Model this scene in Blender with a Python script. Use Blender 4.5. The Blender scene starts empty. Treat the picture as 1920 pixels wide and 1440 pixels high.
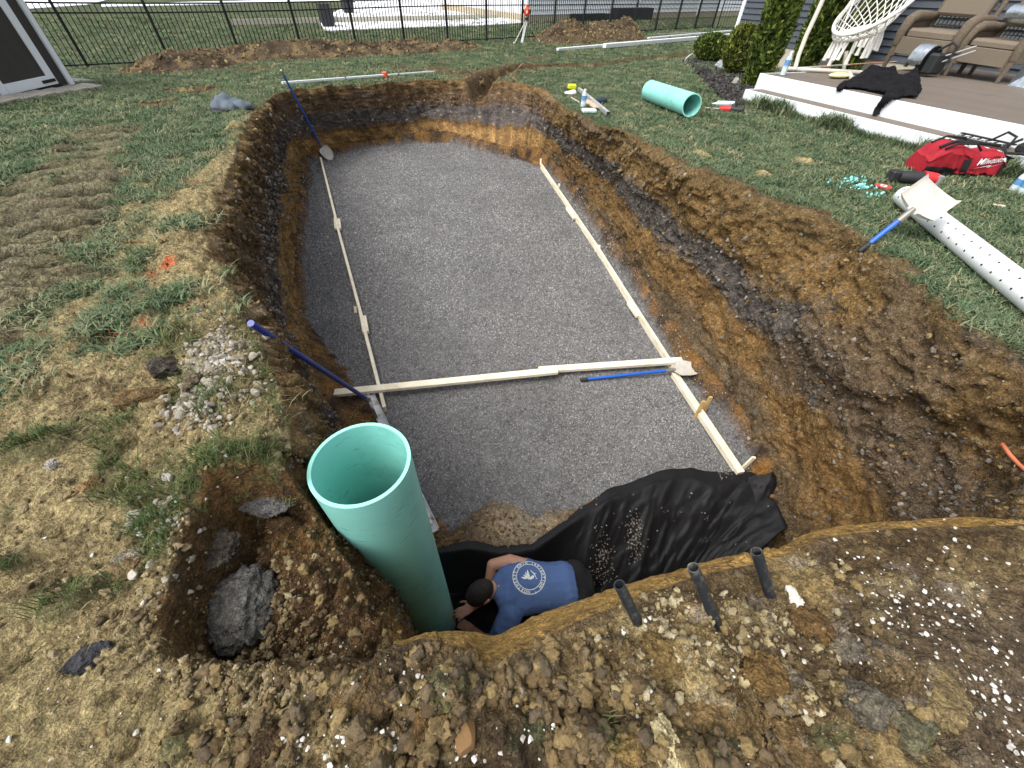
import bpy, bmesh, math, random
import numpy as np
from mathutils import Vector, Matrix
from mathutils.bvhtree import BVHTree
random.seed(7); RNG = np.random.default_rng(7)
sc = bpy.context.scene
COL = sc.collection

# ------------------------------------------------------------------ camera
F, HC, S = 745.0, 1.296, 1.2            # focal length in photo pixels, eye height over the lawn by the pit
def _ray(x, y): return np.array([(x-960)/F, -(y-720)/F, -1.0])
_d = _ray(930., 1437.); _d /= np.linalg.norm(_d); _up = -_d
_fw = np.array([0, 0, -1.]); _fw = _fw-_up*_fw.dot(_up); _fw /= np.linalg.norm(_fw)
RM = np.array([np.cross(_fw, _up), _fw, _up])
CAM = np.array([0, 0, HC])
cam = bpy.data.objects.new('camera', bpy.data.cameras.new('camera'))
cam.data.sensor_width = 36; cam.data.lens = F/1920*36
cam.data.clip_start = 0.02; cam.data.clip_end = 2000
cam.matrix_world = Matrix([[*RM[0], 0], [*RM[1], 0], [*RM[2], HC], [0, 0, 0, 1]])
COL.objects.link(cam); sc.camera = cam
# ------------------------------------------------------------------ light
SUN_EL, SUN_AZ = 58, -125                 # azimuth measured from +y towards +x
w = bpy.data.worlds.new('World'); sc.world = w; w.use_nodes = True
nt = w.node_tree; bg = nt.nodes['Background']
sky = nt.nodes.new('ShaderNodeTexSky'); sky.sky_type = 'NISHITA'; sky.sun_disc = False
sky.sun_elevation = math.radians(SUN_EL); sky.sun_rotation = math.radians(SUN_AZ)
sky.air_density = 1.0; sky.dust_density = 4.0; sky.ozone_density = 1.0
hs = nt.nodes.new('ShaderNodeHueSaturation'); hs.inputs['Saturation'].default_value = 0.35   # overcast: the blue is veiled
nt.links.new(sky.outputs[0], hs.inputs['Color']); nt.links.new(hs.outputs[0], bg.inputs[0]); bg.inputs[1].default_value = 0.15
sun = bpy.data.objects.new('sun', bpy.data.lights.new('sun', 'SUN'))
sun.data.energy = 1.4; sun.data.angle = math.radians(45); sun.data.color = (1, .97, .93)
_e, _a = math.radians(SUN_EL), math.radians(SUN_AZ)
sv = Vector((math.sin(_a)*math.cos(_e), math.cos(_a)*math.cos(_e), math.sin(_e)))
sun.rotation_euler = sv.to_track_quat('Z', 'Y').to_euler(); COL.objects.link(sun)
sc.view_settings.view_transform = 'Standard'; sc.view_settings.look = 'None'
sc.view_settings.exposure = 0.75; sc.view_settings.gamma = 1; sc.view_settings.use_curve_mapping = False
sc.render.engine = 'CYCLES'; sc.cycles.max_bounces = 5; sc.cycles.diffuse_bounces = 2
sc.cycles.transparent_max_bounces = 8; sc.cycles.use_adaptive_sampling = True; sc.cycles.adaptive_threshold = .015

# ------------------------------------------------------------------ numeric helpers
def sp(t, k=1.0): return np.logaddexp(0, np.asarray(t, float)*k)/k
def g0(x, y):
    x = np.asarray(x)/S; y = np.asarray(y)/S
    rt = np.clip((x-.5)/2.5, 0, 1); rt = rt*rt*(3-2*rt); bk = np.clip((16-y)/5, 0, 1); bk = bk*bk*(3-2*bk)
    return S*(-.06*(sp(y-3.5, 2)-sp(y-12, 1))-.03*(sp(-x-3, 2)-sp(-x-12, 1))+.03*(sp(y-3.5, 2)-sp(y-9, 1))*rt*bk)
def P(x, y, z):
    d = RM@_ray(x, y); return CAM+d*((z-HC)/d[2])
def G(x, y, dz=0.0, fn=None):
    fn = fn or g0
    d = RM@_ray(x, y); lo, hi = 0.0, 300.0
    for _ in range(50):
        m = (lo+hi)/2; p = CAM+d*m
        if p[2] > fn(p[0], p[1])+dz: lo = m
        else: hi = m
    return CAM+d*lo
def proj(p):
    c = RM.T@(np.array(p, float)-CAM); return (960-F*c[0]/c[2], 720+F*c[1]/c[2])
def sstep(a, b, x):
    t = np.clip((np.asarray(x, float)-a)/(b-a), 0, 1); return t*t*(3-2*t)
def _hash(ix, iy, iz, seed):
    h = (ix.astype(np.int64)*73856093) ^ (iy.astype(np.int64)*19349663) ^ (iz.astype(np.int64)*83492791) ^ (seed*2654435)
    h = (h ^ (h >> 13))*1274126177 & 0xffffffff
    h = (h ^ (h >> 16))*2246822519 & 0xffffffff
    return ((h ^ (h >> 15)) & 0xffffff)/float(0xffffff)
def vnoise(x, y, z, seed=0):            # value noise in -1..1
    x, y, z = np.broadcast_arrays(np.asarray(x, float), y, z)
    ix, iy, iz = np.floor(x), np.floor(y), np.floor(z)
    fx, fy, fz = x-ix, y-iy, z-iz
    ux, uy, uz = (t*t*t*(t*(t*6-15)+10) for t in (fx, fy, fz))
    r = 0
    for a in (0, 1):
        for b in (0, 1):
            for c in (0, 1):
                wgt = (ux if a else 1-ux)*(uy if b else 1-uy)*(uz if c else 1-uz)
                r = r+wgt*_hash(ix+a, iy+b, iz+c, seed)
    return 2*r-1
def fbm(x, y, z, f=1.0, oct=4, seed=0, gain=.5, ridge=False):
    r = 0; a = 1.0; tot = 0
    for o in range(oct):
        n = vnoise(x*f+o*7.3, y*f-o*3.1, z*f+o*1.7, seed+o)
        r = r+a*((1-2*np.abs(n)) if ridge else n); tot += a; a *= gain; f *= 2.03
    return r/tot
def srgb(r, g, b):
    return np.array([((c/255)/12.92 if c/255 <= .04045 else ((c/255+.055)/1.055)**2.4) for c in (r, g, b)])
def catmull(pts, n_each):
    p = np.array(pts, float); N = len(p); out = []
    for i in range(N):
        p0, p1, p2, p3 = p[i-1], p[i], p[(i+1) % N], p[(i+2) % N]
        for t in np.arange(n_each)/n_each:
            out.append(.5*((2*p1)+(-p0+p2)*t+(2*p0-5*p1+4*p2-p3)*t*t+(-p0+3*p1-3*p2+p3)*t**3))
    return np.array(out)

# ------------------------------------------------------------------ material helpers
def lin(c): return (*[float(v) for v in c], 1.0)
def new_mat(name):
    m = bpy.data.materials.new(name); m.use_nodes = True
    return m, m.node_tree, m.node_tree.nodes['Principled BSDF']
def mat(name, col, rough=.6, metal=0.0, var=.15, scale=8.0, bump=0.0, bscale=60.0, spec=.5, grain=None, dirt=None, dirt_amt=.5, dirt_scale=5.0, rnd=0.0):
    """Principled with a procedural colour variation, optional grain (stretch xyz), dirt blotches and bump."""
    m, t, b = new_mat(name); N = t.nodes; L = t.links
    tc = N.new('ShaderNodeTexCoord'); mp = N.new('ShaderNodeMapping'); L.new(tc.outputs['Object'], mp.inputs[0])
    if grain: mp.inputs['Scale'].default_value = grain
    nz = N.new('ShaderNodeTexNoise'); nz.inputs['Scale'].default_value = scale; nz.inputs['Detail'].default_value = 6; nz.inputs['Roughness'].default_value = .65
    L.new(mp.outputs[0], nz.inputs['Vector'])
    rp = N.new('ShaderNodeValToRGB'); c = np.array(col[:3])
    rp.color_ramp.elements[0].position = .3; rp.color_ramp.elements[1].position = .7
    rp.color_ramp.elements[0].color = lin(c*(1-var)); rp.color_ramp.elements[1].color = lin(np.minimum(c*(1+var), 1))
    L.new(nz.outputs['Fac'], rp.inputs[0]); out = rp.outputs[0]
    if dirt is not None:
        nd = N.new('ShaderNodeTexNoise'); nd.inputs['Scale'].default_value = dirt_scale; nd.inputs['Detail'].default_value = 8; nd.inputs['Roughness'].default_value = .7
        L.new(tc.outputs['Object'], nd.inputs['Vector'])
        mr = N.new('ShaderNodeMapRange'); mr.inputs[1].default_value = .5; mr.inputs[2].default_value = .68; mr.inputs[4].default_value = dirt_amt
        L.new(nd.outputs['Fac'], mr.inputs[0])
        mx = N.new('ShaderNodeMix'); mx.data_type = 'RGBA'; L.new(mr.outputs[0], mx.inputs[0]); L.new(out, mx.inputs[6]); mx.inputs[7].default_value = lin(dirt); out = mx.outputs[2]
    if rnd:
        oi = N.new('ShaderNodeObjectInfo'); mr2 = N.new('ShaderNodeMapRange'); mr2.inputs[3].default_value = 1-rnd; mr2.inputs[4].default_value = 1+rnd
        L.new(oi.outputs['Random'], mr2.inputs[0])
        mm = N.new('ShaderNodeVectorMath'); mm.operation = 'SCALE'; L.new(out, mm.inputs[0]); L.new(mr2.outputs[0], mm.inputs['Scale']); out = mm.outputs[0]
    L.new(out, b.inputs['Base Color'])
    b.inputs['Roughness'].default_value = rough; b.inputs['Metallic'].default_value = metal
    b.inputs['Specular IOR Level'].default_value = spec
    if bump:
        nb = N.new('ShaderNodeTexNoise'); nb.inputs['Scale'].default_value = bscale; nb.inputs['Detail'].default_value = 5; L.new(mp.outputs[0], nb.inputs['Vector'])
        bp = N.new('ShaderNodeBump'); bp.inputs['Strength'].default_value = bump; bp.inputs['Distance'].default_value = .01
        L.new(nb.outputs['Fac'], bp.inputs['Height']); L.new(bp.outputs[0], b.inputs['Normal'])
    return m
def ramp_random(name, cols, rough=.9, bump=.4, bscale=90.0, var=.25, vscale=40., spec=.3, place=0.0, crumb=0.0):
    """one of several colours per instance, plus fine variation"""
    m, t, b = new_mat(name); N = t.nodes; L = t.links
    oi = N.new('ShaderNodeObjectInfo'); rp = N.new('ShaderNodeValToRGB'); rp.color_ramp.interpolation = 'LINEAR'
    els = rp.color_ramp.elements
    while len(els) < len(cols): els.new(.5)
    for i, c in enumerate(cols): els[i].position = i/(len(cols)-1); els[i].color = lin(c)
    L.new(oi.outputs['Random'], rp.inputs[0])
    tc = N.new('ShaderNodeTexCoord'); nz = N.new('ShaderNodeTexNoise'); nz.inputs['Scale'].default_value = vscale; nz.inputs['Detail'].default_value = 5
    L.new(tc.outputs['Object'], nz.inputs['Vector'])
    mr = N.new('ShaderNodeMapRange'); mr.inputs[1].default_value = .25; mr.inputs[2].default_value = .75; mr.inputs[3].default_value = 1-var; mr.inputs[4].default_value = 1+var
    L.new(nz.outputs['Fac'], mr.inputs[0])
    mm = N.new('ShaderNodeVectorMath'); mm.operation = 'SCALE'; L.new(rp.outputs[0], mm.inputs[0]); L.new(mr.outputs[0], mm.inputs['Scale'])
    out = mm.outputs[0]; ge = N.new('ShaderNodeNewGeometry')
    if place:      # damp and dry areas of the place it lies in
        pz = N.new('ShaderNodeTexNoise'); pz.inputs['Scale'].default_value = 1.3; pz.inputs['Detail'].default_value = 6; L.new(ge.outputs['Position'], pz.inputs['Vector'])
        pr = N.new('ShaderNodeMapRange'); pr.inputs[1].default_value = .32; pr.inputs[2].default_value = .68; pr.inputs[3].default_value = 1-place; pr.inputs[4].default_value = 1+place*.5; L.new(pz.outputs['Fac'], pr.inputs[0])
        m2 = N.new('ShaderNodeVectorMath'); m2.operation = 'SCALE'; L.new(out, m2.inputs[0]); L.new(pr.outputs[0], m2.inputs['Scale']); out = m2.outputs[0]
    if crumb:      # caked earth: dark and pale grains
        cz = N.new('ShaderNodeTexNoise'); cz.inputs['Scale'].default_value = 150; cz.inputs['Detail'].default_value = 6; cz.inputs['Roughness'].default_value = .75; L.new(ge.outputs['Position'], cz.inputs['Vector'])
        pr = N.new('ShaderNodeMapRange'); pr.inputs[1].default_value = .3; pr.inputs[2].default_value = .7; pr.inputs[3].default_value = 1-crumb; pr.inputs[4].default_value = 1+crumb; L.new(cz.outputs['Fac'], pr.inputs[0])
        m3 = N.new('ShaderNodeVectorMath'); m3.operation = 'SCALE'; L.new(out, m3.inputs[0]); L.new(pr.outputs[0], m3.inputs['Scale']); out = m3.outputs[0]
        bc = N.new('ShaderNodeBump'); bc.inputs['Strength'].default_value = .9; bc.inputs['Distance'].default_value = .006; L.new(cz.outputs['Fac'], bc.inputs['Height']); L.new(bc.outputs[0], b.inputs['Normal']); bump = 0
    L.new(out, b.inputs['Base Color']); b.inputs['Roughness'].default_value = rough; b.inputs['Specular IOR Level'].default_value = spec
    if bump:
        bp = N.new('ShaderNodeBump'); bp.inputs['Strength'].default_value = bump; bp.inputs['Distance'].default_value = .01
        L.new(nz.outputs['Fac'], bp.inputs['Height']); L.new(bp.outputs[0], b.inputs['Normal'])
    return m
def soil_mat(name, attr='soil', color=None, fine=140.0, mid=22.0, bump=1.0, rough=.95, crumb=(34.0, 85.0, 210.0)):
    """earth: colour from the 'soil' attribute (which earth lies where), crumbs and grain from cells and noise"""
    m, t, b = new_mat(name); N = t.nodes; L = t.links
    at = N.new('ShaderNodeAttribute'); at.attribute_name = attr; tc = N.new('ShaderNodeNewGeometry')
    if color is not None: at = N.new('ShaderNodeRGB'); at.outputs[0].default_value = lin(color)
    def noise(s, d, r=.6):
        n = N.new('ShaderNodeTexNoise'); n.inputs['Scale'].default_value = s; n.inputs['Detail'].default_value = d; n.inputs['Roughness'].default_value = r
        L.new(tc.outputs['Position'], n.inputs['Vector']); return n
    def rng(src, a, b_, lo, hi):
        r = N.new('ShaderNodeMapRange'); r.inputs[1].default_value = a; r.inputs[2].default_value = b_; r.inputs[3].default_value = lo; r.inputs[4].default_value = hi
        L.new(src, r.inputs[0]); return r.outputs[0]
    def math_(op, a, b_):
        q = N.new('ShaderNodeMath'); q.operation = op
        for i, v in enumerate((a, b_)):
            if isinstance(v, (int, float)): q.inputs[i].default_value = v
            else: L.new(v, q.inputs[i])
        return q.outputs[0]
    wob = noise(18, 3); wv = N.new('ShaderNodeVectorMath'); wv.operation = 'MULTIPLY_ADD'; L.new(wob.outputs['Color'], wv.inputs[0]); wv.inputs[1].default_value = (.03, .03, .03); L.new(tc.outputs['Position'], wv.inputs[2])
    n1, n2 = noise(fine, 4, .75), noise(mid, 7, .72)
    fac = math_('MULTIPLY', rng(n1.outputs['Fac'], .25, .75, .62, 1.38), rng(n2.outputs['Fac'], .25, .75, .9, 2.1)); hgt = math_('MULTIPLY', n2.outputs['Fac'], 1.2); hgt = math_('ADD', hgt, math_('MULTIPLY', n1.outputs['Fac'], .18)); grit = None
    for i, cs in enumerate(crumb):
        vo = N.new('ShaderNodeTexVoronoi'); vo.inputs['Scale'].default_value = cs; vo.inputs['Randomness'].default_value = 1; L.new(wv.outputs[0], vo.inputs['Vector'])
        fac = math_('MULTIPLY', fac, rng(vo.outputs['Color'], 0, 1, .80, 1.20)); fac = math_('MULTIPLY', fac, rng(vo.outputs['Distance'], .25, .75, 1.06, .70))
        hgt = math_('ADD', hgt, math_('MULTIPLY', vo.outputs['Distance'], -(.55, .32, .16)[i]))
        if i == 2: grit = rng(vo.outputs['Color'], .90, .95, 0, .5)
    vm = N.new('ShaderNodeVectorMath'); vm.operation = 'SCALE'; L.new(at.outputs['Color'], vm.inputs[0]); L.new(fac, vm.inputs['Scale'])
    mx = N.new('ShaderNodeMix'); mx.data_type = 'RGBA'; L.new(grit, mx.inputs[0]); L.new(vm.outputs[0], mx.inputs[6]); mx.inputs[7].default_value = (.40, .37, .31, 1)
    L.new(mx.outputs[2], b.inputs['Base Color']); b.inputs['Roughness'].default_value = rough; b.inputs['Specular IOR Level'].default_value = .2
    bp = N.new('ShaderNodeBump'); bp.inputs['Strength'].default_value = bump; bp.inputs['Distance'].default_value = .028
    L.new(hgt, bp.inputs['Height']); L.new(bp.outputs[0], b.inputs['Normal']); return m

# ------------------------------------------------------------------ object helpers
def tag(o, label=None, cat=None, group=None, kind=None):
    if label: o['label'] = label
    if cat: o['category'] = cat
    if group: o['group'] = group
    if kind: o['kind'] = kind
    return o
def link(o, parent=None):
    COL.objects.link(o)
    if parent is not None: o.parent = parent
    return o
ORIGIN = {}
def root(name, loc, label, cat, group=None):
    o = bpy.data.objects.new(name, None); o.location = [float(v) for v in loc]; o.empty_display_size = .05
    link(o); ORIGIN[o] = np.array(loc, float); return tag(o, label, cat, group)
def np_mesh(name, verts, quads=None, tris=None, colors=None, smooth=True):
    me = bpy.data.meshes.new(name); v = np.asarray(verts, np.float32)
    me.vertices.add(len(v)); me.vertices.foreach_set('co', v.ravel())
    idx, starts, tot = [], [], 0
    if quads is not None and len(quads):
        q = np.asarray(quads, np.int32); idx.append(q.ravel()); starts.append(np.arange(len(q))*4); tot += q.size
    if tris is not None and len(tris):
        q = np.asarray(tris, np.int32); idx.append(q.ravel()); starts.append(tot+np.arange(len(q))*3)
    idx = np.concatenate(idx); starts = np.concatenate(starts).astype(np.int32)
    me.loops.add(len(idx)); me.loops.foreach_set('vertex_index', idx)
    me.polygons.add(len(starts)); me.polygons.foreach_set('loop_start', starts)
    me.update(calc_edges=True)
    if smooth: me.polygons.foreach_set('use_smooth', np.ones(len(starts), bool))
    if colors is not None:
        ca = me.color_attributes.new('soil', 'FLOAT_COLOR', 'POINT')
        ca.data.foreach_set('color', np.c_[colors, np.ones(len(colors))].astype(np.float32).ravel())
    me.validate(); return me
class MB:
    """collects shapes in world space (through an optional matrix) and links them as one mesh object"""
    def __init__(self, T=None): self.v = []; self.f = []; self.T = T
    def add(self, vs, fs):
        n = len(self.v)
        for p in vs:
            p = Vector([float(c) for c in p]); self.v.append(tuple(self.T@p) if self.T else tuple(p))
        self.f += [tuple(i+n for i in f) for f in fs]; return self
    def box(self, c, s, rot=None):
        c = Vector([float(q) for q in c]); vs = []
        for sx in (-.5, .5):
            for sy in (-.5, .5):
                for sz in (-.5, .5):
                    p = Vector((sx*s[0], sy*s[1], sz*s[2])); vs.append(c+(rot@p if rot else p))
        return self.add(vs, [(0, 1, 3, 2), (4, 6, 7, 5), (0, 4, 5, 1), (2, 3, 7, 6), (0, 2, 6, 4), (1, 5, 7, 3)])
    def bar(self, a, b, wd, ht, up=(0, 0, 1)):
        """board from a to b, wd across, ht along up"""
        a, b = Vector([float(q) for q in a]), Vector([float(q) for q in b]); d = (b-a).normalized()
        u = Vector(up); s = d.cross(u).normalized(); u = s.cross(d).normalized(); vs = []
        for p in (a, b):
            for i, j in ((-1, -1), (1, -1), (1, 1), (-1, 1)): vs.append(p+s*(i*wd/2)+u*(j*ht/2))
        return self.add(vs, [(3, 2, 1, 0), (4, 5, 6, 7), (0, 1, 5, 4), (1, 2, 6, 5), (2, 3, 7, 6), (3, 0, 4, 7)])
    def tube(self, path, r, n=10, cap=True):
        path = [Vector([float(q) for q in p]) for p in path]; rs = r if isinstance(r, (list, tuple, np.ndarray)) else [r]*len(path)
        vs = []; d0 = (path[1]-path[0]).normalized(); u = d0.orthogonal().normalized(); m = len(path)
        for i, p in enumerate(path):
            d = (path[min(i+1, m-1)]-path[max(i-1, 0)]).normalized()
            u = (u-d*u.dot(d)); u = u.normalized() if u.length > 1e-6 else d.orthogonal().normalized()
            s = d.cross(u)
            for k in range(n):
                a = 2*math.pi*k/n; vs.append(p+(u*math.cos(a)+s*math.sin(a))*float(rs[i]))
        fs = [(i*n+k, i*n+(k+1) % n, (i+1)*n+(k+1) % n, (i+1)*n+k) for i in range(m-1) for k in range(n)]
        if cap: fs += [tuple(range(n-1, -1, -1)), tuple((m-1)*n+k for k in range(n))]
        return self.add(vs, fs)
    def cyl(self, a, b, r, r2=None, n=16): return self.tube([a, b], [r, r if r2 is None else r2], n)
    def pipe(self, a, b, ro, ri, n=40, seg=1):
        a, b = Vector([float(q) for q in a]), Vector([float(q) for q in b]); d = (b-a).normalized(); u = d.orthogonal().normalized(); s = d.cross(u)
        vs = []
        prof = [(a+(b-a)*(i/seg), ro) for i in range(seg+1)]+[(b+(a-b)*(i/seg), ri) for i in range(seg+1)]
        for p, r in prof:
            for k in range(n):
                q = 2*math.pi*k/n; vs.append(p+(u*math.cos(q)+s*math.sin(q))*r)
        m = len(prof); fs = [(i*n+k, i*n+(k+1) % n, ((i+1) % m)*n+(k+1) % n, ((i+1) % m)*n+k) for i in range(m) for k in range(n)]
        return self.add(vs, fs)
    def loft(self, rings, cap=True, closed=True):
        n = len(rings[0]); vs = [p for r in rings for p in r]; kk = n if closed else n-1
        fs = [(i*n+k, i*n+(k+1) % n, (i+1)*n+(k+1) % n, (i+1)*n+k) for i in range(len(rings)-1) for k in range(kk)]
        if cap and closed: fs += [tuple(range(n-1, -1, -1)), tuple((len(rings)-1)*n+k for k in range(n))]
        return self.add(vs, fs)
    def ell(self, c, r, nu=16, nv=10, rot=None):
        c = Vector([float(q) for q in c]); rings = []
        for i in range(1, nv):
            a = math.pi*i/nv; ring = []
            for k in range(nu):
                b = 2*math.pi*k/nu; p = Vector((r[0]*math.sin(a)*math.cos(b), r[1]*math.sin(a)*math.sin(b), r[2]*math.cos(a)))
                ring.append(c+(rot@p if rot else p))
            rings.append(ring)
        return self.loft(rings)
    def build(self, name, m, parent=None, bevel=0, smooth=False, label=None):
        o_ = np.zeros(3); q = parent
        while q is not None:
            if q in ORIGIN: o_ = ORIGIN[q]; break
            q = q.parent
        elif_loc = parent is None
        me = bpy.data.meshes.new(name); arr = np.array(self.v)
        if elif_loc: o_ = np.array([arr[:, 0].mean(), arr[:, 1].mean(), arr[:, 2].min()])
        me.from_pydata([tuple(p) for p in (arr-o_)], [], self.f); me.update()
        bm = bmesh.new(); bm.from_mesh(me); bmesh.ops.recalc_face_normals(bm, faces=bm.faces)
        if bevel: bmesh.ops.bevel(bm, geom=[e for e in bm.edges], offset=bevel, segments=1, affect='EDGES', clamp_overlap=True)
        bm.to_mesh(me); bm.free()
        if smooth:
            me.polygons.foreach_set('use_smooth', np.ones(len(me.polygons), bool))
        me.materials.append(m)
        o = bpy.data.objects.new(name, me); link(o, parent)
        if elif_loc: o.location = o_; ORIGIN[o] = o_
        if smooth == 'auto': shade_auto(me)
        if label: o['label'] = label
        return o
def shade_auto(me, ang=40):
    me.polygons.foreach_set('use_smooth', np.ones(len(me.polygons), bool)); me.set_sharp_from_angle(angle=math.radians(ang))
def clone(src, name, loc=None, parent=None, rot=None):
    o = src.copy(); o.name = name; link(o)
    if parent is not None: o.parent = parent
    if loc is not None: o.location = [float(v) for v in loc]
    if rot is not None: o.rotation_euler = rot
    return o
def baked(o):
    """apply an object's modifiers"""
    dg = bpy.context.evaluated_depsgraph_get(); dg.update(); me = bpy.data.meshes.new_from_object(o.evaluated_get(dg))
    o.modifiers.clear(); o.data = me; return o
def rock_mesh(name, seed, rough=.35, sub=2, flat=.7, m=None, fine=0.0, cuts=9, smooth=None):
    """broken lump: a noisy ball chopped by random planes"""
    r = np.random.default_rng(seed+1000); bm = bmesh.new(); bmesh.ops.create_icosphere(bm, subdivisions=sub, radius=1)
    c = np.array([v.co[:] for v in bm.verts]); n = fbm(c[:, 0], c[:, 1], c[:, 2], 1.1, 3, seed)
    c = c*(1+rough*n*1.2)[:, None]
    for _ in range(cuts):
        pn = r.normal(size=3); pn /= np.linalg.norm(pn); d = r.uniform(.45, .85); e = np.maximum(c@pn-d, 0); c = c-e[:, None]*pn*.92
    if fine: c = c*(1+fine*fbm(c[:, 0], c[:, 1], c[:, 2], 4.5, 4, seed+9)+.5*fine*fbm(c[:, 0], c[:, 1], c[:, 2], 9, 3, seed+19, ridge=True))[:, None]
    c = c/np.abs(c).max(0)
    for v, q in zip(bm.verts, c): v.co = (q[0], q[1], q[2]*flat)
    me = bpy.data.meshes.new(name); bm.to_mesh(me); bm.free()
    if sub > 2 if smooth is None else smooth: me.polygons.foreach_set('use_smooth', np.ones(len(me.polygons), bool))
    if m: me.materials.append(m)
    return me
def scatter(name, pts, scl, protos, rot=None, label=None, cat=None):
    """one 'stuff' object: prototype meshes instanced on points"""
    pts = np.asarray(pts, float); n = len(pts)
    coll = bpy.data.collections.new(name+'_pieces')
    for me in protos: coll.objects.link(bpy.data.objects.new(name+'_piece', me))
    me = bpy.data.meshes.new(name); me.vertices.add(n); me.vertices.foreach_set('co', pts.astype(np.float32).ravel())
    a = me.attributes.new('sc', 'FLOAT', 'POINT'); a.data.foreach_set('value', np.broadcast_to(scl, (n,)).astype(np.float32).copy())
    if rot is None: rot = RNG.uniform(0, 6.28, (n, 3))
    a = me.attributes.new('rt', 'FLOAT_VECTOR', 'POINT'); a.data.foreach_set('vector', np.asarray(rot, np.float32).ravel())
    ng = bpy.data.node_groups.new(name, 'GeometryNodeTree')
    ng.interface.new_socket('Geometry', in_out='INPUT', socket_type='NodeSocketGeometry'); ng.interface.new_socket('Geometry', in_out='OUTPUT', socket_type='NodeSocketGeometry')
    N = ng.nodes; L = ng.links
    gi, go = N.new('NodeGroupInput'), N.new('NodeGroupOutput'); ip = N.new('GeometryNodeInstanceOnPoints')
    ci = N.new('GeometryNodeCollectionInfo'); ci.inputs['Collection'].default_value = coll; ci.inputs['Separate Children'].default_value = True; ci.inputs['Reset Children'].default_value = True
    a1 = N.new('GeometryNodeInputNamedAttribute'); a1.data_type = 'FLOAT'; a1.inputs['Name'].default_value = 'sc'
    a2 = N.new('GeometryNodeInputNamedAttribute'); a2.data_type = 'FLOAT_VECTOR'; a2.inputs['Name'].default_value = 'rt'
    mp = N.new('GeometryNodeMeshToPoints')
    L.new(gi.outputs[0], mp.inputs['Mesh']); L.new(mp.outputs[0], ip.inputs['Points']); L.new(ci.outputs[0], ip.inputs['Instance']); ip.inputs['Pick Instance'].default_value = True
    L.new(a1.outputs[0], ip.inputs['Scale']); L.new(a2.outputs[0], ip.inputs['Rotation']); L.new(ip.outputs[0], go.inputs[0])
    o = bpy.data.objects.new(name, me); link(o); md = o.modifiers.new('scatter', 'NODES'); md.node_group = ng
    tag(o, label, cat, kind='stuff'); return o
# ================================================================== GROUND, PIT AND PIT FLOOR
def zfloor(y): return -1.9+(np.clip(y, .5, 11)-1.3)*(.45/8.2)
def PF(x, y, dz=0.0): return G(x, y, dz, lambda a, b: zfloor(b))
CTRL = [  # lip pixel, z offset of lip, strip pixel (or None), toe pixel (or None: straight below the strip)
 (505,186,None,(585,302)), (540,172,None,(612,290)), (600,165,None,(680,275)), (700,158,None,(760,268)), (790,151,None,(830,264)), (880,154,None,(890,280)),
 (960,156,None,(950,296)), (1020,168,None,(1000,297)), (1055,198,None,(1030,314)), (1110,228,None,(1064,348)), (1200,262,None,(1107,412)), (1290,312,None,(1152,482)),
 (1380,352,None,(1202,552)), (1480,392,None,(1247,622)), (1560,427,None,(1287,682)), (1620,457,None,(1322,722)), (1680,502,None,(1352,767)), (1745,562,None,(1387,822)),
 (1800,612,None,(1412,862)), (1860,642,None,(1437,902)), (1920,667,None,(1452,942)), (2050,722,None,(1464,980)), (2150,800,None,(1470,1005)), (2150,890,None,(1474,1020)),
 (2050,955,None,(1478,1034)), (1920,985,(1905,975),(1482,1044)), (1740,990,(1725,975),(1478,1052)), (1560,1003,(1540,994),None), (1460,1042,(1450,1034),None),
 (1380,1062,(1370,1045),None), (1300,1086,(1285,1068),None), (1160,1142,(1148,1106),None), (1050,1192,(1060,1137),None), (960,1236,(985,1166),None), (905,1258,(930,1192),None),
 (878,1228,(884,1187),None), (800,1207,(800,1190),None), (735,1208,(745,1196),None), (700,1150,None,(760,1090)), (672,1078,None,(745,1010)), (618,985,None,(715,930)),
 (566,915,None,(690,880)), (558,845,None,(672,850)), (534,752,None,(640,795)), (503,682,None,(612,728)), (468,622,None,(588,655)), (432,562,None,(574,590)),
 (402,502,None,(566,530)), (391,452,None,(564,470)), (401,402,None,(566,420)), (430,332,None,(570,372)), (455,262,None,(573,332)), (472,215,None,(577,314)) ]
ZL = {38: -.34, 39: -.32, 40: -.28, 41: -.16}
lipc, midc, toec = [], [], []
for i, (lx, ly, s_, t_) in enumerate(CTRL):
    l = P(lx, ly, ZL[i]) if i in ZL else G(lx, ly)
    if s_ is not None:
        m_ = P(*s_, -.42)
        tt = PF(*t_) if t_ else np.array([m_[0], m_[1], -2.6])
    else:
        tt = PF(*t_); m_ = l*.6+tt*.4
        if 0 <= i <= 7 or i >= 42: m_[:2] = l[:2]*.72+tt[:2]*.28
    lipc.append(l); midc.append(m_); toec.append(tt)
CEN = np.array([.25, 2.4])
dense = [catmull(c, 40) for c in (lipc, midc, toec)]
seg = np.linalg.norm(np.roll(dense[0], -1, 0)-dense[0], axis=1); rngc = np.linalg.norm(dense[0]-CAM, axis=1)
cum = np.r_[0, np.cumsum(seg/rngc)]; NS = 1500
us = np.linspace(0, cum[-1], NS, endpoint=False)
def resamp(c):
    cc = np.r_[c, c[:1]]; return np.stack([np.interp(us, cum, cc[:, k]) for k in range(3)], 1)
LIP, MID, TOE = (resamp(c) for c in dense)
carc = np.r_[0, np.cumsum(seg)]; ARC = np.interp(us, cum, carc)     # metres along the lip
CID = np.interp(us, cum, np.arange(len(dense[0])+1)/40.)            # control index along the lip
def side(a, b, soft=.6): return sstep(a-soft, a+soft, CID)*(1-sstep(b-soft, b+soft, CID))
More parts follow.
